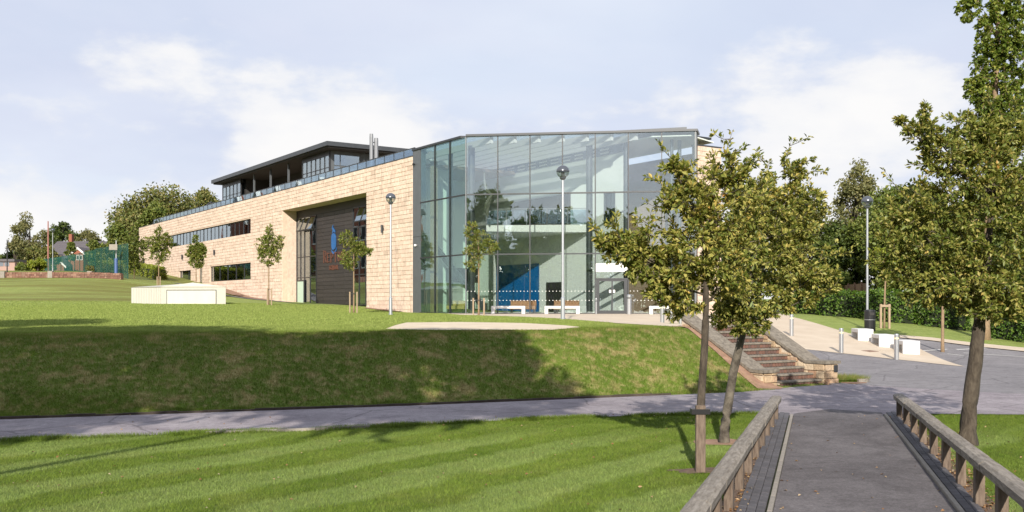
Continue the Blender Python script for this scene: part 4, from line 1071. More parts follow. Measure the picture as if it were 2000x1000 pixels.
def white_bench(px0, px1, d, label, rz=0.0, h=.47, name='white_bench', dep=.5):
    c = np.array([((px0+px1)/2-1000)/F*d, d]); L_ = (px1-px0)/F*d; z = max(hz(*c), 0)+.022
    o = empty(name, (*c, z), rz); tag(o, label, 'bench', 'white bench blocks on the terrace')
    MB().cbox(-L_/2, L_/2, -dep/2, dep/2, h-.15, h, .012).build('seat', M_bench, o)
    for s in (-1, 1): MB().cbox(s*L_/2-(.2 if s > 0 else 0), s*L_/2+(.2 if s < 0 else 0), -dep/2, dep/2, 0, h-.15, .012).build('leg', M_bench, o)
white_bench(960,1026,58.6,'white bench in front of the glass hall beside the staked young tree',R(-4))
white_bench(1064,1132,57.8,'white bench in front of the glass hall behind the lamp post',R(-4))
white_bench(1268,1332,56.5,'white bench right of the entrance doors, half hidden by leaves',R(-4))
def timber_bench(px0, px1, d, label, mat, n):
    c = np.array([((px0+px1)/2-1000)/F*d, d]); L_ = (px1-px0)/F*d
    o = empty('timber_bench', (*c, .05), R(-8)); tag(o, label, 'bench', 'timber benches inside the glass hall')
    MB().cbox(-L_/2, L_/2, -.3, .3, .22, .45, .015).build('seat', mat, o)
    MB().cbox(-L_/2, L_/2, .22, .32, .45, .78, .015).build('backrest', mat, o)
    for s in (-1, 1): MB().box(s*(L_/2-.1)-.04, s*(L_/2-.1)+.04, -.25, .25, 0, .22).build('leg', M_frame, o)
    for k in range(n): MB().box(-L_/2+.12+k*(L_-.24)/(n-1)-.025, -L_/2+.12+k*(L_-.24)/(n-1)+.025, .205, .222, .69, .73).build('slot', M_frame, o)
timber_bench(996,1047,62.4,'orange timber bench inside the hall, seen behind the left white bench',M_orange,9)
timber_bench(1081,1131,61.9,'orange timber bench inside the hall, seen behind the right white bench',M_orange,9)
timber_bench(873,909,66.0,'yellowish timber bench inside the angled left glazing of the hall',M_ltwood,6)
# block benches on the right paving
def block_bench(px, py, label):
    p = site(px, py); z = hz(*p)+.024; rz = R(-9)
    o = empty('block_bench', (*p, z), rz); tag(o, label, 'bench', 'white block benches on the buff paving')
    L_, D_, h = 1.75, .66, .55
    MB().cbox(-D_, 0, 0, L_, h-.16, h, .012).build('seat', M_bench, o)
    MB().cbox(-D_, 0, 0, .2, 0, h-.16, .012).build('leg', M_bench, o)
    MB().cbox(-D_, 0, L_-.2, L_, 0, h-.16, .012).build('leg', M_bench, o)
block_bench(1797,694,'white block bench nearest the camera, behind the right-hand bollard')
block_bench(1749,680.5,'white block bench in the middle of the row of three')
block_bench(1706,668,'white block bench farthest back, in front of the black bin')
p = site(1699,646); o = empty('litter_bin', (*p, hz(*p)))
tag(o, 'black round litter bin beside the lamp post and the farthest block bench', 'litter bin')
MB().lathe([(.27,0),(.27,.52),(.255,.53),(.255,.56),(.275,.57),(.275,.98),(.25,1.04),(.1,1.07)],18).build('body', M_black, o)
MB().box(-.12,.12,-.285,-.268,.78,.92).build('opening', M_dark, o)
MB().lathe([(.278,.54),(.278,.565)],18).build('ring', M_steel, o)
for px, py, lb in ((1699,687,'brown drain cover set in the buff paving between the bollards'),(1668,749,'rusty drain cover in the road right of the grass wedge')):
    p = site(px, py); g = MB(); z=hz(*p)
    c_ = MB().cbox(-.28,.28,-.22,.22,-.02,.0,.004).build('drain_cover', pmat('rusty_iron', (0.20,0.12,0.085), 0.8, noise=.2) if 'rusty_iron' not in MATS else MATS['rusty_iron'], None, (*p, z+.034), A)
    c_.rotation_euler = (math.atan(.07) if py < 700 else 0, 0, A)
    tag(c_, lb, 'drain cover')
# parking markings
def line(pxs, w, i):
    P = [site(*q) for q in pxs]
    for a, b in zip(P[:-1], P[1:]):
        d = (b-a)/np.linalg.norm(b-a); nn = np.array([-d[1], d[0]])*w/2
        struct(drape('parking_line', [tuple(a-nn),tuple(b-nn),tuple(b+nn),tuple(a+nn)], M_line, .022, .8))
line([(1868,684),(1960,678)],.12,0); line([(1882,690),(2010,698)],.12,1); line([(1850,692),(1882,695)],.12,2); line([(1800,686),(1850,683)],.12,3); line([(1965,678),(2010,688)],.12,4)

# ---------------------------------------------------------------- the white shed on the lawn
zsh = [hz(-28.3,74.0), hz(-25.4,72.0), hz(-20.5,71.3), hz(-23.0,76.0)]
shed = empty('white_shed', (-25.4,72.0,0)); tag(shed, 'low cream shed with shallow gabled front and ribbed side on the lawn', 'shed')
def S(p): return (p[0]+25.4, p[1]-72.0)
a_, b_, c_ = S((-28.3,74.0)), S((-25.4,72.0)), S((-20.5,71.3)); d_ = (c_[0]-2.4, c_[1]+4.2); e_ = (a_[0]+1.2, a_[1]+2.6)
zt = 1.85
m = MB(); m.prism([a_,b_,c_,d_,e_], .3, zt); m.build('body', pmat('shed_gap_shade', (0.42,0.405,0.36), 0.7, noise=.06), shed)  # body colour darkened to deepen the shade between the side boards
mid = ((b_[0]+c_[0])/2, (b_[1]+c_[1])/2); mb2 = (mid[0]-1.6, mid[1]+3.6)
rf = MB(); rf.add([(b_[0]-.05,b_[1]-.06,zt),(c_[0]+.05,c_[1]-.06,zt),(mid[0],mid[1]-.06,zt+.30),(a_[0]-.06,a_[1]-.02,zt),(e_[0],e_[1],zt),(d_[0],d_[1],zt),(mb2[0],mb2[1],zt+.30)],
    [(0,1,2),(0,2,6,3),(3,6,4),(1,5,6,2),(4,6,5),(0,3,4,5,1)]); rf.build('roof', M_cream, shed)
fd_ = np.array([c_[0]-b_[0], c_[1]-b_[1]]); fl_ = np.linalg.norm(fd_); fd_ /= fl_; fo = np.array([fd_[1], -fd_[0]])
dp = MB(); p = np.array(b_)+fd_*.5; q = np.array(b_)+fd_*4.2
dp.prism([tuple(p),tuple(q),tuple(q+fo*.03),tuple(p+fo*.03)], .62, 1.58); dp.build('front_panel', M_cream, shed)
fr = MB()
for pa, pb, z0, z1 in ((p-fd_*.05,p,.6,1.63),(q,q+fd_*.05,.6,1.63),(p,q,1.585,1.63)):
    fr.prism([tuple(pa),tuple(pb),tuple(pb+fo*.02),tuple(pa+fo*.02)], z0, z1)
fr.build('panel_trim', M_mull, shed)
sdir = np.array([a_[0]-b_[0], a_[1]-b_[1]]); sl_ = np.linalg.norm(sdir); sdir /= sl_; so = np.array([-sdir[1], sdir[0]]); so = so if so[1] < 0 else -so
for k in range(17):
    p = np.array(b_)+sdir*(.08+k*(sl_-.16)/17); q = p+sdir*((sl_-.16)/17-.06)
    MB().prism([tuple(p),tuple(q),tuple(q+so*.03),tuple(p+so*.03)], .55, zt-.06).build('side_board', M_cream, shed)

# ---------------------------------------------------------------- foliage
def leaf_mesh(name, C, D, Nv, Ln, Wd, mat, fold=.25):
    """folded rhombus leaves: C base, D axis, Nv normal"""
    D = D/np.linalg.norm(D, axis=1, keepdims=True)
    S_ = np.cross(D, Nv); S_ /= np.maximum(np.linalg.norm(S_, axis=1, keepdims=True), 1e-6); Nn_ = np.cross(S_, D)
    Ln = np.asarray(Ln).reshape(-1,1)*np.ones((len(C),1)); Wd = np.asarray(Wd).reshape(-1,1)*np.ones((len(C),1))
    b = C; t = C + D*Ln - Nn_*Ln*.15; m = C + D*Ln*.48
    l = m + S_*Wd/2 + Nn_*Wd*fold; r = m - S_*Wd/2 + Nn_*Wd*fold
    n = len(C); V = np.stack([b, l, t, r], 1).reshape(-1,3); i = np.arange(n)*4
    Fc = np.stack([np.stack([i,i+2,i+1],1), np.stack([i,i+3,i+2],1)], 1).reshape(-1,3)
    return np_mesh(name, V, Fc, mat)
def rdir(g, n, up=0.0):
    v = g.normal(size=(n,3)); v[:,2] += up; return v/np.linalg.norm(v, axis=1, keepdims=True)

def twig_tree(name, base, trunk, blobs, ntw, nleaf, ll, lw, seed, leafm, barkm, label, group=None, limbs=True, up=.35, twig_r=.006, cat='tree', droop=0.0, root_collar=True, shoots=0):
    """tree grown twig by twig: trunk [(dx,dy,z,r)...] above base; blobs (dx,dy,z,rx,ry,rz,weight) relative to base"""
    g = np.random.default_rng(seed); zb = hz(*base)
    o = empty(name, (*base, zb)); tag(o, label, cat, group)
    tr = MB(); tp = [np.array(p[:3]) for p in trunk]; trr = [p[3] for p in trunk]
    # smooth trunk
    pts = []; rad = []
    for i in range(len(tp)-1):
        for k in range(4):
            f = k/4; pts.append(tp[i]*(1-f)+tp[i+1]*f + g.normal(0, trr[i]*.025, 3)*[1,1,0]); rad.append((trr[i]*(1-f)+trr[i+1]*f)*(1+g.normal(0,.03)))
    pts.append(tp[-1]); rad.append(trr[-1])
    if root_collar: pts[0] = pts[0]-[0,0,.25]; rad[0] *= 1.45
    tr.tube(pts, rad, 10); 
    nodes = [p for p in pts[len(pts)*2//3:]]; nr = [r for r in rad[len(pts)*2//3:]]
    top = tp[-1]; br = MB()
    if limbs:
        for bl in blobs:
            c = np.array(bl[:3]); st = nodes[int(g.integers(0, len(nodes)))] if c[2] < top[2] else top
            st = st if c[2] > st[2]-.3 else nodes[0]
            ctl = st*.5+c*.5 + np.array([0,0,.18*np.linalg.norm(c-st)*(-.6 if c[2] > st[2]+.3 else .3)]) + g.normal(0,.06,3)
            path = [(1-f)**2*st + 2*f*(1-f)*ctl + f*f*c for f in np.linspace(0,1,7)]
            r0 = min(trr[-1]*.75, .012+.028*np.linalg.norm(c-st)**.5)
            rs = list(np.linspace(r0, max(.006, r0*.25), 7))
            br.tube(path, rs, 6); nodes += path[1:]; nr += rs[1:]
    w = np.array([b[6] for b in blobs], float); w /= w.sum()
    T = []
    for i in range(ntw):
        bl = blobs[int(g.choice(len(blobs), p=w))]
        d = rdir(g, 1)[0]; rr = g.uniform(.12, 1)**.45
        T.append(np.array(bl[:3]) + d*np.array(bl[3:6])*rr)
    for i in range(shoots):
        bl = blobs[int(g.choice(len(blobs), p=w))]; d = rdir(g, 1, .5)[0]; d[2] = abs(d[2])
        T.append(np.array(bl[:3]) + d*np.array(bl[3:6])*g.uniform(.85,1.02) + (d*.7+[0,0,.7])*g.uniform(.12,.36))
    T = np.array(T); order = np.argsort(np.linalg.norm(T-top, axis=1)); T = T[order]
    LC, LD, LN = [], [], []
    NA = np.zeros((len(nodes)+(ntw+shoots)*4,3)); k = len(nodes); NA[:k] = nodes
    for t in T:
        dd = NA[:k]-t; pen = np.where(dd[:,2] > 0, 1.8, 1.0)
        j = int(np.argmin((dd**2).sum(1)*pen)); s = NA[j]
        L_ = np.linalg.norm(t-s)
        if L_ < 1e-3: continue
        ctl = (s+t)/2 + np.array([0,0,-.10*L_]) + g.normal(0,.06*L_,3)
        path = [(1-f)**2*s + 2*f*(1-f)*ctl + f*f*t for f in (0,.33,.66,1)]
        br.tube(path, [twig_r*(1+1.2*min(L_,1)), twig_r, twig_r*.7, twig_r*.35], 3, cap=False)
        NA[k:k+2] = path[1:3]; k += 2
        n = nleaf; fs = g.uniform(.25, 1.02, n)
        axis = (t-path[1]); axis /= max(np.linalg.norm(axis), 1e-6)
        P = np.outer((1-fs)**2, s) + np.outer(2*fs*(1-fs), ctl) + np.outer(fs**2, t)
        sp = rdir(g, n); D = axis*.7 + sp*.9 + np.array([0,0,up*.4-droop])
        LC.append(P + sp*.02); LD.append(D); LN.append(rdir(g, n, 1.1))
    br_o = br.build('branches', barkm, o); tr.build('trunk', barkm, o, smooth=True)
    LC, LD, LN = map(np.concatenate, (LC, LD, LN)); n = len(LC)
    ln = ll*g.uniform(.65, 1.2, n)
    link('crown', leaf_mesh('crown', LC, LD, LN, ln, ln*lw, leafm), o)
    return o

def lobe_tree(name, base, h, crown, nl, nleaf, ls, seed, leafm, label, barkm=None, group=None, trunk_r=.25, zb=None, lobe=.30, shell=.75, cat='tree', squash=.8, clear=None, off=(0,0)):
    """large tree: crown made of many leaf-covered boughs. crown = (rx, ry, rz, zc) above base"""
    g = np.random.default_rng(seed); zb = hz(*base) if zb is None else zb
    rx, ry, rz, zc_ = crown
    o = empty(name, (*base, zb)); tag(o, label, cat, group)
    tr = MB(); lean = g.normal(0, .02*h, 2) + np.array(off)
    tr.tube([(0,0,-.4),(0,0,.3),(lean[0]*.4,lean[1]*.4,zc_*.5),(lean[0],lean[1],zc_),(lean[0]*1.2,lean[1]*1.2,zc_+rz*.5)], [trunk_r*1.4,trunk_r,trunk_r*.8,trunk_r*.5,trunk_r*.15], 9)
    LC, LN = [], []; rad_m = (rx+ry+rz)/3
    for i in range(nl):
        d = rdir(g, 1, .12)[0]; r = g.uniform(.25,1)**.4
        taper = 1.0 - .35*max(0, d[2])*r
        c = np.array([d[0]*rx*taper, d[1]*ry*taper, d[2]*rz])*r*(1-lobe*.55) + [off[0],off[1],zc_]
        lr = rad_m*lobe*g.uniform(.55,1.25)
        n = int(nleaf/nl*g.uniform(.7,1.3))
        dd = rdir(g, n, .25); rr = g.uniform(shell-.25, 1.1, n).reshape(-1,1)*lr
        P = c + dd*rr*np.array([1,1,squash]) + g.normal(0,.06*lr,(n,3))
        LC.append(P); LN.append(dd*.6+rdir(g, n, .4))
        if i < 26:
            s = np.array([lean[0],lean[1],zc_-rz*.6+g.uniform(0,.7)*rz]); tr.tube([s,(s+c)/2+[0,0,-.06*rad_m],c], [trunk_r*.35,trunk_r*.2,trunk_r*.06], 5, cap=False)
    tr.build('trunk', barkm or M_bark, o, smooth=True)
    LC = np.concatenate(LC); LN = np.concatenate(LN); n = len(LC)
    if clear is not None:
        keep = LC[:,2] > clear; LC = LC[keep]; LN = LN[keep]; n = len(LC)
    ln = ls*g.uniform(.6,1.3,n)
    link('crown', leaf_mesh('crown', LC, rdir(g, n), LN, ln, ln*.62, leafm), o)
    return o

def hedge(name, poly, hgt, label, leafm, dens=160, ls=.10, seed=1, group=None, round_=.25, zb=None, cat='hedge'):
    """clipped hedge over a plan polygon; leaves cover an added solid dark core"""
    g = np.random.default_rng(seed)
    c = np.mean(poly, 0); z0 = min(hz(*p) for p in poly) if zb is None else zb
    o = empty(name, (*c, z0)); tag(o, label, cat, group)
    P = [np.array(p)-c for p in poly]; n = len(P)
    cm = MB(); Q = [p*(1-min(.4,.22/max(np.linalg.norm(p),.3))) for p in P]
    zlow = [hz(*(p+c))-z0-.1 for p in Q]
    zt_ = [hz(*(p+c))-z0+hgt-.14 for p in Q]
    cm.prism([tuple(q) for q in Q], zlow, zt_); cm.build('core_filler', M_core, o)  # solid dark block added inside to stop sight through the leaves
    LC, LN = [], []
    for i in range(n):
        a, b = P[i], P[(i+1)%n]; L_ = np.linalg.norm(b-a); d = (b-a)/L_; nn = np.array([d[1], -d[0]])
        if nn @ ((a+b)/2) < 0: nn = -nn
        k = int(L_*hgt*dens)
        if k == 0: continue
        f = g.uniform(0,1,k); zz = g.uniform(.02,1,k)
        q = a+np.outer(f, b-a)
        wob = .10*np.sin(f*L_*3.1+i)+.07*np.sin(zz*9+f*L_*5)
        inset = np.where(zz > 1-round_, ((zz-1+round_)/round_)**2*hgt*.22, 0)
        q = q + np.outer(wob-inset+g.normal(0,.05,k)-.04, nn)
        zg = height(q[:,0]+c[0], q[:,1]+c[1])-z0
        LC.append(np.column_stack([q, zg+zz*hgt+.05*np.sin(f*L_*2.3)])); LN.append(np.column_stack([np.tile(nn,(k,1)), np.full(k,.5)])+rdir(g,k)*.8)
    xs = [p[0] for p in P]; ys = [p[1] for p in P]
    area = (max(xs)-min(xs))*(max(ys)-min(ys)); k = int(area*dens*1.1)
    q = np.column_stack([g.uniform(min(xs),max(xs),k), g.uniform(min(ys),max(ys),k)])
    ins = np.zeros(k, bool)
    for i in range(n):
        a, b = P[i], P[(i+1)%n]
        cond = ((a[1] > q[:,1]) != (b[1] > q[:,1])) & (q[:,0] < (b[0]-a[0])*(q[:,1]-a[1])/(b[1]-a[1]+1e-9)+a[0]); ins ^= cond
    q = q[ins]; k = len(q); zg = height(q[:,0]+c[0], q[:,1]+c[1])-z0
    LC.append(np.column_stack([q, zg+hgt+.06*np.sin(q[:,0]*2.1)+.05*np.sin(q[:,1]*3.3)+g.normal(0,.05,k)])); LN.append(rdir(g,k,1.2))
    LC = np.concatenate(LC); LN = np.concatenate(LN); k = len(LC)
    ln = ls*g.uniform(.6,1.3,k)
    link('foliage', leaf_mesh('foliage', LC, rdir(g,k,.3), LN, ln, ln*.6, leafm), o)
    return o

# the two small trees in front of the steps
b1 = (2.59, 13.7); k1 = 13.9/F
def rel(px, py, b, d): return ((px-1000)/F*d-b[0], d-b[1], EYE+(594-py)/F*d+1.7)
def blob(px, py, rxp, rzp, b, d, ry=None, w=1.0):
    x, y, z = rel(px, py, b, d); s = d/F
    return (x, y, z, rxp*s, (ry if ry else (rxp+rzp)/2*s), rzp*s, w)
f1 = rel(1378, 628, b1, 13.8)
twig_tree('whitebeam_tree', b1, [(0,0,0,.066),(.01,0,.95,.056),(f1[0]*.7,0.05,1.6,.052),(f1[0],f1[1],f1[2],.05),(rel(1376,560,b1,13.9)[0],.1,rel(1376,560,b1,13.9)[2],.04),(rel(1372,450,b1,13.9)[0],.1,rel(1372,450,b1,13.9)[2],.022)],
    [blob(1226,484,60,33,b1,13.5,w=1.1),blob(1268,522,48,40,b1,13.5,w=.9),blob(1180,470,24,18,b1,13.4,w=.22),blob(1308,562,56,44,b1,13.6,w=1.3),blob(1350,480,80,80,b1,13.9,w=2.2),blob(1420,420,75,80,b1,14.2,w=2.2),blob(1350,390,58,50,b1,13.8,w=1.2),
     blob(1430,330,40,40,b1,14.0,w=.6),blob(1318,330,30,24,b1,13.7,w=.28),blob(1302,385,22,26,b1,13.7,w=.2),blob(1410,530,70,60,b1,13.7,w=1.5),blob(1330,600,45,26,b1,13.8,w=.5)],
    640, 22, .080, .50, 11, L_olive, M_bark, 'small tree with staked straight trunk and tawny green crown, left of the rail fence', 'small trees by the steps', shoots=110)
b2 = (3.50, 16.5); f2 = rel(1449, 655, b2, 16.6)
twig_tree('whitebeam_tree', b2, [(0,0,0,.092),(.06,0,.5,.076),(.17,.03,1.15,.070),(f2[0],f2[1],f2[2],.064),(rel(1456,600,b2,16.6)[0],.1,rel(1456,600,b2,16.6)[2],.05),(rel(1480,470,b2,16.7)[0],.1,rel(1480,470,b2,16.7)[2],.028)],
    [blob(1500,480,70,85,b2,16.6,w=2),blob(1560,420,55,70,b2,16.8,w=1.4),blob(1560,335,16,34,b2,16.8,w=.22),blob(1585,540,58,45,b2,16.4,w=1.5),blob(1470,595,75,42,b2,16.2,w=1.5),blob(1490,390,60,55,b2,16.9,w=1.3),
     blob(1420,610,40,28,b2,16.1,w=.6),blob(1560,590,40,22,b2,16.3,w=.5),blob(1455,638,52,18,b2,16.1,w=.45)],
    580, 22, .085, .50, 12, L_olive, M_barkp, 'leaning small tree with pale mottled trunk, just behind the staked tree', 'small trees by the steps', shoots=100)
# stake and tie at the front tree
st = empty('tree_stake', (b1[0]-.02, b1[1]-.12, -1.7)); tag(st, 'square timber stake strapped to the trunk of the front small tree', 'stake')
MB().cbox(-.065,.065,-.04,.04,-.3,.92,.006).build('post', M_post, st)
MB().box(-.125,.125,-.052,.10,.80,.87).build('strap', M_black, st)
ringa = [(b1[0]+.5*math.cos(a)*g_, b1[1]+.26*math.sin(a)*g_) for a, g_ in [(2*math.pi*k/16, rnd.uniform(.5,1.1)) for k in range(16)]]
struct(drape('soil_ring', ringa, M_mulch, .012, .4))
ringb = [(b2[0]+.5*math.cos(a)*g_, b2[1]+.45*math.sin(a)*g_) for a, g_ in [(2*math.pi*k/16, rnd.uniform(.75,1.1)) for k in range(16)]]
struct(drape('soil_ring', ringb, M_soil, .012, .4))

# big tree at the right edge
b3 = (7.4, 16.2); f3 = rel(1912, 640, b3, 16.3)
twig_tree('whitebeam_tree', b3, [(0,0,0,.15),(.05,0,.7,.118),(f3[0]*.6,.03,1.3,.11),(f3[0],f3[1],f3[2],.10),(rel(1925,520,b3,16.3)[0],.1,rel(1925,520,b3,16.3)[2],.07),(rel(1940,380,b3,16.3)[0],.1,rel(1940,380,b3,16.3)[2],.03)],
    [blob(1930,460,120,110,b3,16.2,w=3),blob(1840,470,85,80,b3,15.9,w=2.4),blob(1900,350,100,70,b3,16.4,w=2.2),blob(1850,300,58,48,b3,16.5,w=1.0),blob(1818,272,34,26,b3,16.5,w=.4),blob(1785,248,26,14,b3,16.5,w=.16),blob(1762,238,14,8,b3,16.5,w=.06),blob(1803,225,10,30,b3,16.5,w=.12),blob(1900,275,55,46,b3,16.5,w=1.1),blob(1965,265,60,50,b3,16.6,w=1.1),blob(1740,500,45,55,b3,16.0,w=.6),
     blob(1900,570,110,50,b3,15.9,w=2.2),blob(1810,560,60,40,b3,16.0,w=1.0),blob(2050,450,130,130,b3,16.4,w=2.6),blob(2020,320,90,70,b3,16.6,w=1.5),blob(1970,600,80,30,b3,16.1,w=1.1),blob(1770,420,45,60,b3,16.2,w=.7)],
    1650, 22, .083, .50, 13, L_olive2, M_bark, 'large tawny leaved tree with rough trunk at the right edge behind the rail fence', shoots=140)
b4 = tuple(site(1923,663)); d4 = b4[1]
def fb(px, py, rxp, rzp, w): 
    k = d4/F; return ((px-1000)*k-b4[0], 0, EYE+(594-py)*k-hz(*b4), rxp*k, rxp*k*.9, rzp*k, w)
def fp(px, py, r): k = d4/F; return ((px-1000)*k-b4[0], 0, EYE+(594-py)*k-hz(*b4), r)
twig_tree('fan_leaved_tree', b4, [(0,0,0,.24),fp(1926,560,.2),fp(1936,300,.17),fp(1946,150,.12),fp(1950,-20,.06),fp(1950,-90,.02)],
    [fb(1950,60,46,60,2.2),fb(1893,18,26,30,.7),fb(1945,190,42,60,2.0),fb(1992,120,44,70,1.8),fb(1960,-50,46,50,1.2),fb(1935,280,48,50,1.6),fb(1990,330,60,50,1.2),fb(1900,255,26,30,.5),fb(1905,170,24,34,.6),fb(1930,120,36,44,1.2),fb(1975,230,44,60,1.5),fb(1925,235,34,44,1.0),fb(1970,20,44,50,1.4),fb(1940,420,60,70,1.2)],
    1900, 12, .17, .8, 14, L_ginkgo, M_barky, 'tall narrow bright green tree rising behind the large right-hand tree', up=.2, twig_r=.012)

# young staked trees along the building
def young(px, d, top, bot_crown, wpx, seed, label, leafm=L_young, shape_=None, base=None):
    p = np.array([(px-1000)/F*d, d]); z = hz(*p)
    s = d/F; ztop = EYE+(594-top)*s-z; zcr = EYE+(594-bot_crown)*s-z; wd = wpx*s/2; hc = ztop-zcr
    bl = [(0,0,zcr+hc*.30,wd*.75,wd*.75,hc*.26,2.2),(wd*.2,0,zcr+hc*.55,wd*.72,wd*.7,hc*.25,2),(-wd*.35,0,zcr+hc*.55,wd*.6,wd*.6,hc*.22,1.4),(0,0,zcr+hc*.82,wd*.3,wd*.3,hc*.20,.6),(wd*.62,0,zcr+hc*.62,wd*.35,wd*.35,hc*.2,.6)]
    if shape_ == 'split': bl = [(-wd*.25,0,zcr+hc*.32,wd*.55,wd*.55,hc*.3,1.8),(-wd*.35,0,zcr+hc*.78,wd*.45,wd*.45,hc*.22,1.2),(wd*.55,0,zcr+hc*.5,wd*.5,wd*.45,hc*.13,1.1),(wd*.15,0,zcr+hc*.62,wd*.5,wd*.5,hc*.2,1.2)]
    tr = .05
    return twig_tree('young_tree', tuple(p), [(0,0,0,tr),(0,0,zcr*.6,tr*.85),(0,0,zcr+hc*.15,tr*.75),(0,0,zcr+hc*.6,tr*.3)], bl, 330, 9, max(.11, 4.2*s), .55, seed, leafm, M_barky, label, 'young trees along the building', twig_r=.008)
young(935, 52.0, 429, 535, 80, 21, 'young tree with lopsided crown in front of the glass hall, beside the white bench', shape_='split')
young(691, 60.0, 448, 532, 76, 22, 'young tree with two stakes in front of the dark lettered panel', shape_='split')
young(525, 72.0, 436, 528, 64, 23, 'young tree in front of bare sandstone left of the entrance recess')
young(383, 84.0, 459, 530, 44, 24, 'young tree just behind the white shed, before the long lower window')
young(310, 85.0, 436, 522, 58, 25, 'young tree rising behind the left end of the white shed')
young(262, 100.0, 444, 534, 56, 26, 'darker young tree at the far left end of the sandstone wall', L_mid)
def stakes(px, d, py_top, wpx, label, n=2):
    p = np.array([(px-1000)/F*d, d]); z = hz(*p); s = d/F
    h = EYE+(594-py_top)*s-z; w = wpx*s/2
    o = empty('stake_frame', (*p, z)); tag(o, label, 'stakes', 'stake frames of young trees')
    for sgn in (-1, 1): MB().tube([(sgn*w,-.12,-.25),(sgn*w,-.12,h)], .045, 8).build('stake', M_stake, o)
    MB().box(-w,w,-.10,-.07,h-.12,h-.09).build('strap', M_black, o)
stakes(935,52.0,582,21,'pair of timber stakes at the young tree by the white bench')
stakes(691,60.0,570,14,'pair of timber stakes at the young tree before the lettered panel')
stakes(527,72.0,563,8,'pair of timber stakes at the young tree left of the entrance recess')
stakes(311,85.0,540,6,'pair of timber stakes at the young tree behind the white shed')

# left background: hedge, low wall, fence, house, trees
hp_ = [b2w(-4.5,56),b2w(-3.0,58),b2w(-3.0,80),b2w(-4.6,82)]
hedge('clipped_hedge', [tuple(q) for q in hp_], 1.15, 'bright yellow-green hedge in front of the far end of the sandstone wall', L_hedgey, 150, .17, 3, round_=.4)
lw = empty('low_wall', (-43,93.4,0)); tag(lw, 'low dark rubble wall with pale piers at the top of the left grass bank', 'wall')
wpts = [np.array(q) for q in ((-58,97.2),(-47.0,94.8),(-36.2,92.2))]
for a, b in zip(wpts[:-1], wpts[1:]):
    L_ = np.linalg.norm(b-a); d = (b-a)/L_; nn = np.array([d[1], -d[0]])
    k = 0
    while k < L_:
        p = a+d*k; q = a+d*min(k+1.0, L_); z0 = hz(*p)
        m = MB(); m.prism([tuple(p-nn*.0-[-43,93.4]),tuple(q-[-43,93.4]),tuple(q-nn*.35-[-43,93.4]),tuple(p-nn*.35-[-43,93.4])], z0-.4, z0+.52); m.build('wall_core', M_darkwall, lw)
        for zz in (0,.17,.34):
            kk = k
            while kk < min(k+1.0, L_)-.05:
                wd = min(rnd.uniform(.2,.45), min(k+1.0, L_)-kk); e = rnd.uniform(.02,.06)
                p2 = a+d*(kk+.01)-[-43,93.4]; q2 = a+d*(kk+wd-.01)-[-43,93.4]
                MB().prism([tuple(p2),tuple(q2),tuple(q2+nn*e),tuple(p2+nn*e)], z0+zz+.01, z0+zz+.16).build('rubble_stone', M_darkwall, lw) if kk > 2 or True else None
                kk += wd
        k += 1.0
for px in (6, 99, 176):
    d_ = float(np.interp(px, [0,250], [95.3,92.6]))-.15; p = np.array([(px-1000)/F*d_, d_]); z0 = hz(*p)
    MB().cbox(p[0]+43-.22, p[0]+43+.22, p[1]-93.4-.2, p[1]-93.4+.2, z0-.3, z0+.62, .02).build('pier', M_edging, lw)

def fence_mat():
    m, nt, b = newmat('green_mesh'); N = nt.nodes.new; L = nt.links.new
    b.inputs['Base Color'].default_value = (0.010,0.105,0.085,1); b.inputs['Roughness'].default_value = 0.6
    tr = N('ShaderNodeBsdfTransparent'); mx = N('ShaderNodeMixShader'); mx.inputs[0].default_value = 0.30
    L(tr.outputs[0], mx.inputs[1]); L(b.outputs[0], mx.inputs[2]); L(mx.outputs[0], nt.nodes['Material Output'].inputs['Surface'])
    return m
M_net = fence_mat()
def court_fence(pxy, label, dd, nposts, alpha=True):
    # pxy: list of (px, top_y, d)
    o = empty('court_fence', (0,0,0)); tag(o, label, 'fence', 'green mesh court fences')
    P = [(np.array([(px-1000)/F*d, d]), EYE+(594-ty)/F*d) for px, ty, d in pxy]
    o.location = (*P[0][0], hz(*P[0][0])); off = np.array([*P[0][0]]); z0 = hz(*P[0][0])
    for (a, za), (b, zb_) in zip(P[:-1], P[1:]):
        d = (b-a)/np.linalg.norm(b-a); nn = np.array([d[1], -d[0]])*.006
        m = MB(); m.prism([tuple(a-off-nn),tuple(b-off-nn),tuple(b-off+nn),tuple(a-off+nn)], [hz(*a)-z0,hz(*b)-z0]*1+[hz(*b)-z0,hz(*a)-z0], [za-z0,zb_-z0,zb_-z0,za-z0])
        m.build('mesh_panel', M_net, o)
        for k in range(nposts+1):
            f = k/nposts; p = a+(b-a)*f-off; zt_ = za+(zb_-za)*f-z0
            MB().tube([(*p, hz(*(p+off))-z0-.2),(*p, zt_+.03)], .04, 6).build('post', M_greenpost, o)
        MB().tube([(*(a-off), za-z0),(*(b-off), zb_-z0)], .025, 5).build('top_rail', M_greenpost, o)
court_fence([(250,476,96),(186,486,112)], 'tall green mesh fence panel at the right end of the court', 0, 5)
court_fence([(186,488,112.5),(146,497,116)], 'lower green mesh fence panel in front of the brick house', 0, 4)
court_fence([(146,497,116.5),(66,510,118)], 'long green mesh fence panel running left past the round bush', 0, 6)
def pole(name, px, top, bot_d, r, mat, label, cat='pole'):
    d = bot_d; p = np.array([(px-1000)/F*d, d]); z = hz(*p); zt_ = EYE+(594-top)/F*d-z
    o = MB().tube([(0,0,-.3),(0,0,zt_*.5),(0,0,zt_)], [r,r*.9,r*.7], 8).build(name, mat, None, (*p, z)); tag(o, label, cat); return o
pole('tall_pole', 94, 432, 125, .10, M_redp, 'tall reddish pole rising beside the brick house roof')
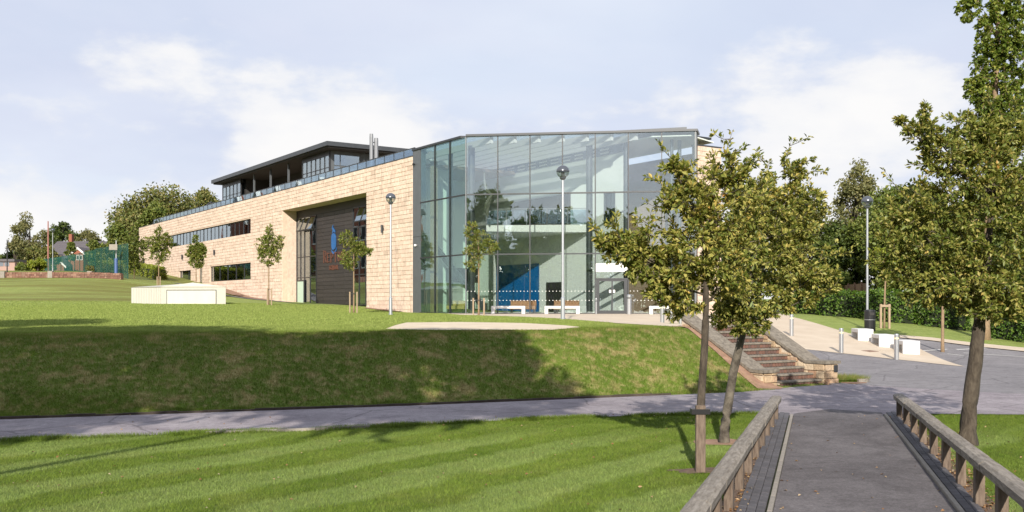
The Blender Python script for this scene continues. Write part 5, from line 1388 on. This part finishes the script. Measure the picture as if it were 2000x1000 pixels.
pole('net_post', 14, 468, 96, .06, M_mull, 'slim dark net post at the far left edge')
pole('net_post', 98, 510, 96.5, .07, M_greenpost, 'dark green net post above the low wall, left of the brick house')
o = pole('hoop_post', 227, 470, 98, .07, M_galv, 'white and blue basketball post with backboard by the court fence', 'basketball hoop')
hoop = empty('basketball_hoop', o.location); tag(hoop, o['label'], 'basketball hoop')
for k in ('label','category'): del o[k]
o.parent = hoop; o.location = (0,0,0); o.name = 'post'
MB().tube([(0,-.02,-.1),(0,-.02,1.9)], .16, 8).build('blue_pad', M_bluep, hoop)
MB().box(-.40,.40,-.75,-.70,2.7,3.25).build('backboard', M_edging, hoop)
MB().tube([(0,0,3.1),(0,-.72,3.1)], .05, 6).build('arm', M_white, hoop)

# brick house behind the court
hx = (148-1000)/F*140; hy = 140; hzb = hz(hx, hy)
house = empty('brick_house', (hx, hy, hzb)); tag(house, 'red brick house with grey roof and white gable behind the court fence', 'house')
def hxp(px, d=140): return (px-1000)/F*d - hx
def hzp(py, d=140): return EYE+(594-py)/F*d - hzb
W0, W1 = hxp(84), hxp(188); ze, zr_ = hzp(504), hzp(467.5)
MB().box(W0,W1,.3,8,-.6,ze).build('wall', M_rbrick, house)
rf = MB(); rf.add([(W0-.3,-.1,ze-.05),(W1+.3,-.1,ze-.05),(W1-.1,4.2,zr_),(W0+.1,4.2,zr_),(W0-.3,8.4,ze-.05),(W1+.3,8.4,ze-.05)], [(0,1,2,3),(3,2,5,4),(0,3,4),(1,5,2),(0,4,5,1)])
roof = rf.build('roof', M_slate, house)
# roof tile courses
for k in range(9):
    f0 = k/9; y0 = -.1+4.3*f0; z0 = ze-.05+(zr_-ze+.05)*f0
    MB().box(W0-.25+.35*f0, W1+.25-.35*f0, y0-.02, y0+.06, z0-.01, z0+.07).build('tile_course', M_slate, roof)
MB().box(hxp(112),hxp(118),3.6,4.4,zr_-.8,zr_+1.0).build('chimney', M_rbrick, roof)
def gable(p0, p1, yf, zeave, zpk, wins):
    g = empty('gable', (0,0,0), 0, house); mid = (p0+p1)/2
    MB().extr([(p0,-.6),(p1,-.6),(p1,zeave),(mid,zpk),(p0,zeave)], yf, yf+2.5, 'y').build('gable_wall', M_rbrick, g)
    for a, b in (((p0-.35,zeave-.25),(mid,zpk+.12)),((mid,zpk+.12),(p1+.35,zeave-.25))):
        MB().extr([a,b,(b[0],b[1]+.32),(a[0],a[1]+.32)], yf-.12, yf+3.2, 'y').build('gable_roof', M_slate, g)
        MB().extr([a,b,(b[0],b[1]+.28),(a[0],a[1]+.28)], yf-.20, yf-.13, 'y').build('barge_board', M_white, g)
    for (a, b, z0, z1) in wins:
        MB().box(a,b,yf-.05,yf+.02,z0,z1).build('window_frame', M_white, g)
        n = max(2, int((b-a)/.55))
        for k in range(n):
            w_ = (b-a)/n; MB().box(a+k*w_+.06,a+(k+1)*w_-.06,yf-.07,yf-.045,z0+.07,z1-.07).build('pane', M_wglass, g)
gable(hxp(152), hxp(172), -1.6, hzp(497), hzp(489.5), [(hxp(159),hxp(171),hzp(509),hzp(499))])
gable(hxp(96), hxp(139), -2.2, hzp(522), hzp(502.5), [(hxp(109),hxp(117),hzp(525),hzp(517))])
MB().box(hxp(142),hxp(145),.2,.3,hzp(508),hzp(499)).build('window', M_white, house)
# small cabin at the far left
cx = (8-1000)/F*120; cy = 120; cz = hz(cx, cy); cab = empty('cabin', (cx,cy,cz)); tag(cab, 'low pinkish cabin with dark window band at the far left edge', 'cabin')
def cxp(px): return (px-1000)/F*120-cx
def czp(py): return EYE+(594-py)/F*120-cz
MB().box(cxp(-30),cxp(29),0,3,-.5,czp(511)).build('wall', pmat('pink_render', (0.36,0.24,0.21), 0.9), cab)
MB().box(cxp(-31),cxp(30),-.25,3.2,czp(511),czp(506)).build('roof', M_slate, cab)
for k in range(4): MB().box(cxp(-24+k*11),cxp(-15+k*11),-.04,.02,czp(520),czp(512.5)).build('window', M_wglass, cab)

def lt(px, d, top, bot, wpx, seed, leafm, label, nl=60, nleaf=8000, ls=.34, name='broadleaf_tree', group='trees behind the court', tr=.3, lobe=.3, zb=None, **k):
    p = ((px-1000)/F*d, d); z = hz(*p) if zb is None else zb; s = d/F
    zt_ = EYE+(594-top)*s-z; zb_ = EYE+(594-bot)*s-z; rz = (zt_-zb_)/2
    return lobe_tree(name, p, zt_, (wpx*s/2, wpx*s/2*.9, rz, (zt_+zb_)/2), nl, nleaf, ls, seed, leafm, label, group=group, trunk_r=tr, lobe=lobe, zb=z, **k)
lt(320,165,362,545,235,41,L_oak,'huge rounded olive-brown tree above the far end of the building',90,15000,.50,tr=.6)
lt(262,150,408,540,110,42,L_oak,'olive tree filling the left flank of the huge rounded tree',50,7000,.42)
lt(305,140,386,500,75,43,L_mid,'brighter green dome of a tree in front of the huge rounded tree',40,6000,.38)
lt(400,175,365,470,110,44,L_oak,'olive tree showing above the balustrade next to the pavilion',40,6000,.45)
lt(228,135,432,545,60,45,L_mid,'mid green tree behind the basketball post',36,5000,.36)
lt(58,150,412,530,84,46,L_birch,'pale thin birch-like tree left of the reddish pole',46,4200,.34,lobe=.24,shell=.6)
lt(122,175,433,500,72,47,L_dark,'dark green tree behind the brick house roof, right of the reddish pole',36,5200,.42)
lt(30,160,470,540,60,53,L_dark,'dark low tree at the foot of the pale birch-like tree',30,4200,.36)
lt(95,132,480,535,46,54,L_oak,'brownish small tree in front of the left end of the house',26,3000,.30)
lt(178,160,438,510,62,48,L_birch,'feathery pale tree right of the brick house roof',36,4000,.36,lobe=.24,shell=.6)
lt(190,130,462,530,50,49,L_mid,'dense green tree at the right end of the house',30,4200,.34)
lt(137,118,466,515,17,50,L_mid,'slender young conical tree before the house gable',14,1500,.26,tr=.06,lobe=.35)
lt(74,112,502,532,38,51,L_hedgey,'round bright yellow-green bush behind the low wall',22,3200,.24,name='round_bush',group='bushes behind the low wall',tr=.1,cat='bush')
lt(45,114,515,534,34,52,L_mid,'dull green bush left of the bright round bush',16,2000,.24,name='round_bush',group='bushes behind the low wall',tr=.1,cat='bush')
lt(205,113,520,536,80,55,L_oak,'low straggling bush behind the right-hand court fence',18,2200,.25,name='round_bush',group='bushes behind the low wall',tr=.08,cat='bush')
lt(20,170,500,540,110,56,L_dark,'distant dark tree mass behind the cabin',26,3600,.45)

lt(160,147,474,532,70,57,L_dark,'dark green tree mass between the house and the mid green tree',28,4000,.36)
lt(70,140,478,532,62,58,L_oak,'brown-green bushy tree at the foot of the reddish pole',26,3600,.34)
# right background
RB = 'trees beyond the right lawn'
lt(1480,82,352,600,190,61,L_mid,'broad mid green tree behind the two small trees, right of the stone flank',70,12000,.30,group=RB,tr=.35)
lt(1560,76,372,590,150,62,L_oak,'olive green tree between the small trees and the birch',60,10000,.28,group=RB)
lt(1672,84,302,560,120,63,L_birch,'tall pale feathery birch behind the right lamp post',80,11000,.26,group=RB,lobe=.22,shell=.55)
lt(1640,74,420,610,130,64,L_dark,'dark tree in deep shade behind the left hedge',50,8000,.30,group=RB)
lt(1781,60,335,598,200,65,L_mid,'broad dark trunked tree standing in front of the hedge, right of the lamp post',90,16000,.24,group=RB,tr=.26)
lt(1730,72,360,590,150,66,L_mid,'leafy tree behind the right lamp post',60,10000,.28,group=RB)
lt(1880,66,380,600,210,67,L_dark,'dark green tree filling the gap below the large right-hand tree',70,11000,.28,group=RB)
lt(1990,70,330,600,220,68,L_mid,'green tree at the right edge beyond the car park',60,10000,.3,group=RB)
lt(1400,96,470,600,200,69,L_dark,'dark tree seen behind the stone flank at the terrace',40,6000,.34,group=RB)
lt(2110,60,420,640,230,70,L_dark,'dark tree mostly beyond the right edge',40,6000,.34,group=RB)
b6 = site(1841,688)
twig_tree('young_tree', tuple(b6), [(0,0,0,.07),(0,0,1.4,.06),(.03,0,2.6,.05),(.05,0,3.8,.03)], [(0,0,3.6,.8,.8,.7,1),(.3,0,4.3,.6,.6,.6,1),(-.4,0,4.1,.6,.6,.5,1)], 200, 9, .14, .6, 72, L_mid, M_barky, 'slim young tree growing from a tarmac pit in the car park', twig_r=.01)
b7 = site(1727,641)
twig_tree('young_tree', tuple(b7), [(0,0,0,.05),(.03,0,1.8,.045),(.12,0,3.6,.03)], [(.15,0,3.4,.7,.7,.6,1),(.5,0,3.1,.5,.5,.4,.8),(-.3,0,3.8,.6,.6,.5,.8)], 130, 8, .13, .6, 73, L_hedgey, M_barky, 'thin young tree tied to a stake frame right of the litter bin', twig_r=.01)
s_ = float(b7[1])/F; o = empty('stake_frame', (*b7, hz(*b7))); tag(o, 'timber stake frame of the young tree right of the litter bin', 'stakes', 'stake frames of young trees')
for sx in (-.22,.22): MB().box(sx-.05,sx+.05,-.15,-.05,-.2,1.25).build('stake', M_stake, o)
MB().box(-.27,.27,-.18,-.152,1.1,1.22).build('crossbar', M_stake, o)

def hpoly(pts, depth):
    P = [site(*q) for q in pts]; back = []
    for p in P[::-1]:
        d = p/np.linalg.norm(p); back.append(p + d*depth)
    return [tuple(p) for p in P] + [tuple(p) for p in back]
hedge('clipped_hedge', hpoly([(1548,612),(1610,617),(1690,623)], 1.6), 1.35, 'long dark hedge above bare stalks at the back of the right lawn', L_hedge, 130, .17, 81, 'hedges along the right lawn')
hedge('clipped_hedge', hpoly([(1694,626),(1740,630),(1790,634)], 1.6), 1.6, 'dark shaded hedge between the lamp post and the thick trunk', L_hedge, 130, .17, 82, 'hedges along the right lawn')
hedge('clipped_hedge', hpoly([(1798,636),(1840,641),(1892,648)], 1.7), 1.45, 'sunlit rounded hedge right of the thick trunk', L_hedge, 130, .15, 83, 'hedges along the right lawn', round_=.5)
hedge('clipped_hedge', hpoly([(1936,660),(1990,668),(2080,682)], 1.8), 1.75, 'tall dark hedge at the right edge beyond the car park', L_hedge, 130, .17, 84, 'hedges along the right lawn')
# timber fence behind the left hedge
fr_ = empty('board_fence', (0,0,0)); tag(fr_, 'reddish board fence behind the long dark hedge', 'fence')
fa = site(1560,606)+np.array([1.0,3.2]); fb = site(1700,616)+np.array([1.0,3.2]); fr_.location = (*fa, hz(*fa))
L_ = np.linalg.norm(fb-fa); d = (fb-fa)/L_; rz = math.atan2(d[1], d[0]); fr_.rotation_euler = (0,0,rz)
for k in range(int(L_/.3)):
    t_ = k*.3; z_ = hz(*(fa+d*t_))-hz(*fa)
    MB().box(t_,t_+.28,0,.025,z_,z_+1.95+rnd.uniform(-.01,.01)).build('board', M_timberf, fr_)
for k in range(int(L_/2.4)+1):
    t_ = k*2.4; z_ = hz(*(fa+d*t_))-hz(*fa); MB().box(t_-.06,t_+.06,-.10,-.004,z_,z_+2.05).build('post', M_timberf, fr_)

# trees behind and left of the camera whose shade falls over lawn and bank
SH = 'large trees standing behind the camera'
for i,(x,y,h,rx,rz,n) in enumerate(((-29,8,16.6,6.4,5.6,5600),(-19.5,6,16.0,5.8,5.4,5000),(-11.8,4,14.2,5.0,4.0,4000),(-10.5,2,13.9,4.6,3.3,3600),(-39,10,17,6,6,4500))):
    lobe_tree('shade_tree', (x,y), h, (rx,rx,rz,h-rz), 46, n, .62, 90+i, L_mid, ['broad tree behind the camera, second from the left, shading the bank','broad tree behind the camera, third from the left, shading the lawn','middle-sized tree behind the camera, shading the bank centre','nearest tree behind the camera, its shade ending on the bank','broad tree behind the camera, far left, shading the upper lawn'][i], group=SH, trunk_r=.10 if i == 3 else .2, lobe=.27, off=(6.1,0) if i == 3 else (0,0))
for i,(x,y,h,rx,rz,n) in enumerate(((9.5,-9,9.0,2.6,2.6,1500),(16,-34,19,7,7.5,5000),(28,-30,18,6.5,7,4500))):
    lobe_tree('shade_tree', (x,y), h, (rx,rx,rz,h-rz), 40, n, .6, 97+i, L_mid, ['small tree behind the camera on the right of the path','tall tree far behind the camera, mirrored in the hall glazing','tall tree farthest right behind the camera'][i], group=SH, trunk_r=.32, lobe=.27)

g = np.random.default_rng(77); LCs, LNs = [], []  # leaf belt added out of view to darken the low hall reflections
for i in range(260):
    c = np.array([g.uniform(-75,75), g.uniform(-66,-48), g.uniform(-.5,8.0)]); lr = g.uniform(2.2,3.6); n = 170
    dd = rdir(g, n, .2); LCs.append(c+dd*lr*g.uniform(.7,1.1,n).reshape(-1,1)); LNs.append(dd+rdir(g, n)*.5)
LCs = np.concatenate(LCs); LNs = np.concatenate(LNs); ln = g.uniform(.7,1.4,len(LCs))
tag(link('added_wood_belt', leaf_mesh('added_wood_belt', LCs, rdir(g, len(LCs)), LNs, ln, ln*.7, L_mid)), 'unseen belt of woodland behind the camera, added to darken low reflections in the hall glazing', 'woodland', kind='stuff')

# red brick school house off to the left, mirrored in the windows of the stone wing
bx, by = -85, 122; bz = hz(bx, by)
rb = empty('brick_school_house', (bx, by, bz), R(24)); tag(rb, 'red brick gabled building left of the view, mirrored in the windows of the stone wing', 'building')
MB().box(-2,9,-18,20,-1,9.5).build('wall', M_rbrick, rb)
rf = MB(); rf.extr([(-2.5,9.4),(9.5,9.4),(3.5,14.5)], -18.4, 20.4, 'y'); rf.build('roof', M_slate, rb)
for k in range(6):
    y0 = -17.5+k*6.4; g = empty('gable', (0,0,0), 0, rb)
    MB().extr([(y0,-.5),(y0+4.6,-.5),(y0+4.6,9.6),(y0+2.3,14.2),(y0,9.6)], 9.0, 10.2, 'x').build('gable_wall', M_rbrick, g)
    for a, b in (((y0-.4,9.2),(y0+2.3,14.4)),((y0+2.3,14.4),(y0+5.0,9.2))):
        MB().extr([a,b,(b[0],b[1]+.45),(a[0],a[1]+.45)], 9.6, 10.45, 'x').build('barge_board', M_white, g)
    for z in (1.2,5.2):
        for dy in (.7,2.7):
            MB().box(10.15,10.26,y0+dy,y0+dy+1.3,z,z+2.2).build('window_frame', M_white, g)
            MB().box(10.2,10.29,y0+dy+.15,y0+dy+1.15,z+.15,z+2.05).build('pane', M_dark, g)

# security cameras on the pier
for i,(t_,z_,mt) in enumerate(((6.35,4.55,M_white),(6.6,10.0,M_black))):
    q = b2w(-.14, t_); o = empty('security_camera', (*q, z_), A)
    tag(o, ['white security camera on the grey metal pier','small black security camera near the top of the grey pier'][i], 'camera')
    MB().tube([(.12,0,0),(.0,0,0)], .03, 8).build('bracket', mt, o)
    MB().lathe([(.02,-.10),(.075,-.07),(.085,0),(.06,.05),(.02,.06)],12).build('housing', mt, o)

# ---------------------------------------------------------------- grass blades and fallen leaves
def in_poly(P, poly):
    ins = np.zeros(len(P), bool); n = len(poly)
    for i in range(n):
        a, b = poly[i], poly[(i+1)%n]
        ins ^= ((a[1] > P[:,1]) != (b[1] > P[:,1])) & (P[:,0] < (b[0]-a[0])*(P[:,1]-a[1])/(b[1]-a[1]+1e-12)+a[0])
    return ins
cross_poly = upper_edge + [(7.0,26.75),(7.9,27.45),(9.0,28.15),(9.5,28.4),(10.8,26.9),(12.6,25.4),(15,24.6)] + lower_edge[::-1]
def blades(name, n, x0, x1, y0, y1, hgt, wid, seed, label, accept, ypow=1.0):
    g = np.random.default_rng(seed)
    P = np.column_stack([g.uniform(x0,x1,n), y0+(y1-y0)*g.uniform(0,1,n)**ypow])
    vis = np.abs(P[:,0]) < P[:,1]*.53+.4
    P = P[vis]; P = P[accept(P)]
    n = len(P); z = height(P[:,0], P[:,1])
    st = np.sin((P[:,0]*.81-P[:,1]*.59)*3.7)
    a = g.uniform(0,2*math.pi,n); h = hgt*g.uniform(.5,1.25,n)
    lean = g.normal(0,.45,(n,2))*h[:,None]; lean[:,1] += np.where((st > 0) & (P[:,1] < 19), .35, -.2)*h
    S_ = np.column_stack([np.cos(a), np.sin(a), np.zeros(n)])*(wid*g.uniform(.7,1.4,n))[:,None]/2
    Bp = np.column_stack([P, z-.005]); Tp = Bp + np.column_stack([lean, h])
    V = np.stack([Bp-S_, Bp+S_, Tp], 1).reshape(-1,3); Fc = np.arange(3*n).reshape(-1,3)
    o = link(name, np_mesh(name, V, Fc, M_blade)); tag(o, label, 'grass', kind='stuff')
def ok_lower(P):
    k = ~in_poly(P, cross_poly)
    L_ = P[:,0] < pl(P[:,1])-.62; R_ = P[:,0] > pr(P[:,1])+.42
    k &= (L_ | R_) & (P[:,1] < 21.2)
    k &= ~in_poly(P, ringa) & ~in_poly(P, ringb)
    return k
def ok_bank(P):
    lx = (P-STEP_O) @ Nn; ly = (P-STEP_O) @ U
    return (P[:,1] > yb_(P[:,0])+.02) & (P[:,1] < yl_(P[:,0])+6) & ((lx < -.85) | (ly < -.5)) & ~in_poly(P, pad) & ~in_poly(P, pave)
blades('lawn_grass', 900000, -10.5, 11.5, 9.5, 21.2, .040, .0075, 1, 'short mown grass of the near lawn in banded stripes', ok_lower, 1.0)
blades('bank_grass', 760000, -18, 7, 17, 36, .065, .012, 2, 'rough drying grass covering the bank', ok_bank, 1.0)
def ok_verge(P):
    d = np.abs(P[:,1]-np.interp(P[:,0], [p[0] for p in lower_edge], [p[1] for p in lower_edge]))
    return (d < .10+.06*np.sin(P[:,0]*2.1)+.05*np.sin(P[:,0]*5.3)) & (P[:,0] < 5.2)
blades('verge_grass', 700000, -10.5, 5.5, 15.5, 21.2, .085, .010, 8, 'longer ragged grass along the lawn edge of the cross path', ok_verge)
def ok_foot(P):
    d = P[:,1]-yb_(P[:,0])
    return (d > -.05) & (d < .10+.1*np.sin(P[:,0]*1.7)+.06*np.sin(P[:,0]*4.1)) & (P[:,0] < 6.5)
blades('bank_foot_grass', 500000, -12, 6.6, 18.5, 27, .10, .011, 9, 'ragged grass hanging over the edging at the foot of the bank', ok_foot)
def ok_upper(P):
    d = P-P0
    inside_b = (d @ Nn > -.25) & (d @ U > -1)
    return (P[:,1] > yl_(P[:,0])+4) & ~inside_b & ~in_poly(P, pad) & ~in_poly(P, pave) & (P[:,0] < 5)
blades('upper_lawn_grass', 560000, -40, 4, 29, 76, .055, .030, 4, 'short sunlit grass of the upper lawn around the shed and sand pad', ok_upper, 1.3)
def ok_wedge(P): return in_poly(P, wedge)
_h0 = height
blades('wedge_grass', 60000, 8, 13, 26, 31, .22, .012, 3, 'longer bright grass in the wedge beside the step wall', ok_wedge)
def scatter_leaves(name, P, size, seed, mat, label):
    g = np.random.default_rng(seed); n = len(P)
    C = np.column_stack([P, height(P[:,0], P[:,1])+.035])
    D = rdir(g, n); D[:,2] *= .15
    o = link(name, leaf_mesh(name, C, D, rdir(g, n, 3), size*g.uniform(.6,1.3,n), size*.6, mat)); tag(o, label, 'leaves', kind='stuff')
g = np.random.default_rng(5)
L_fallen = leaf_mat('fallen_leaf', [(0,(0.16,0.08,0.03)),(0.4,(0.26,0.14,0.06)),(0.75,(0.36,0.25,0.13)),(1,(0.48,0.42,0.33))], 0.1)
pp = []
for side, fn in ((-1, pl), (1, pr)):
    yy = g.uniform(6,20.6,900); pp.append(np.column_stack([fn(yy)+side*g.uniform(.30,.62,900), yy]))
yy = g.uniform(9.5,20,26); pp.append(np.column_stack([pl(yy)+(pr(yy)-pl(yy))*g.uniform(0,1,26), yy]))
xx = np.column_stack([g.uniform(-9,9,260), g.uniform(10,20.5,260)]); pp.append(xx)
scatter_leaves('fallen_leaves', np.concatenate(pp), .05, 6, L_fallen, 'dry fallen leaves under the rails and on the lawn')
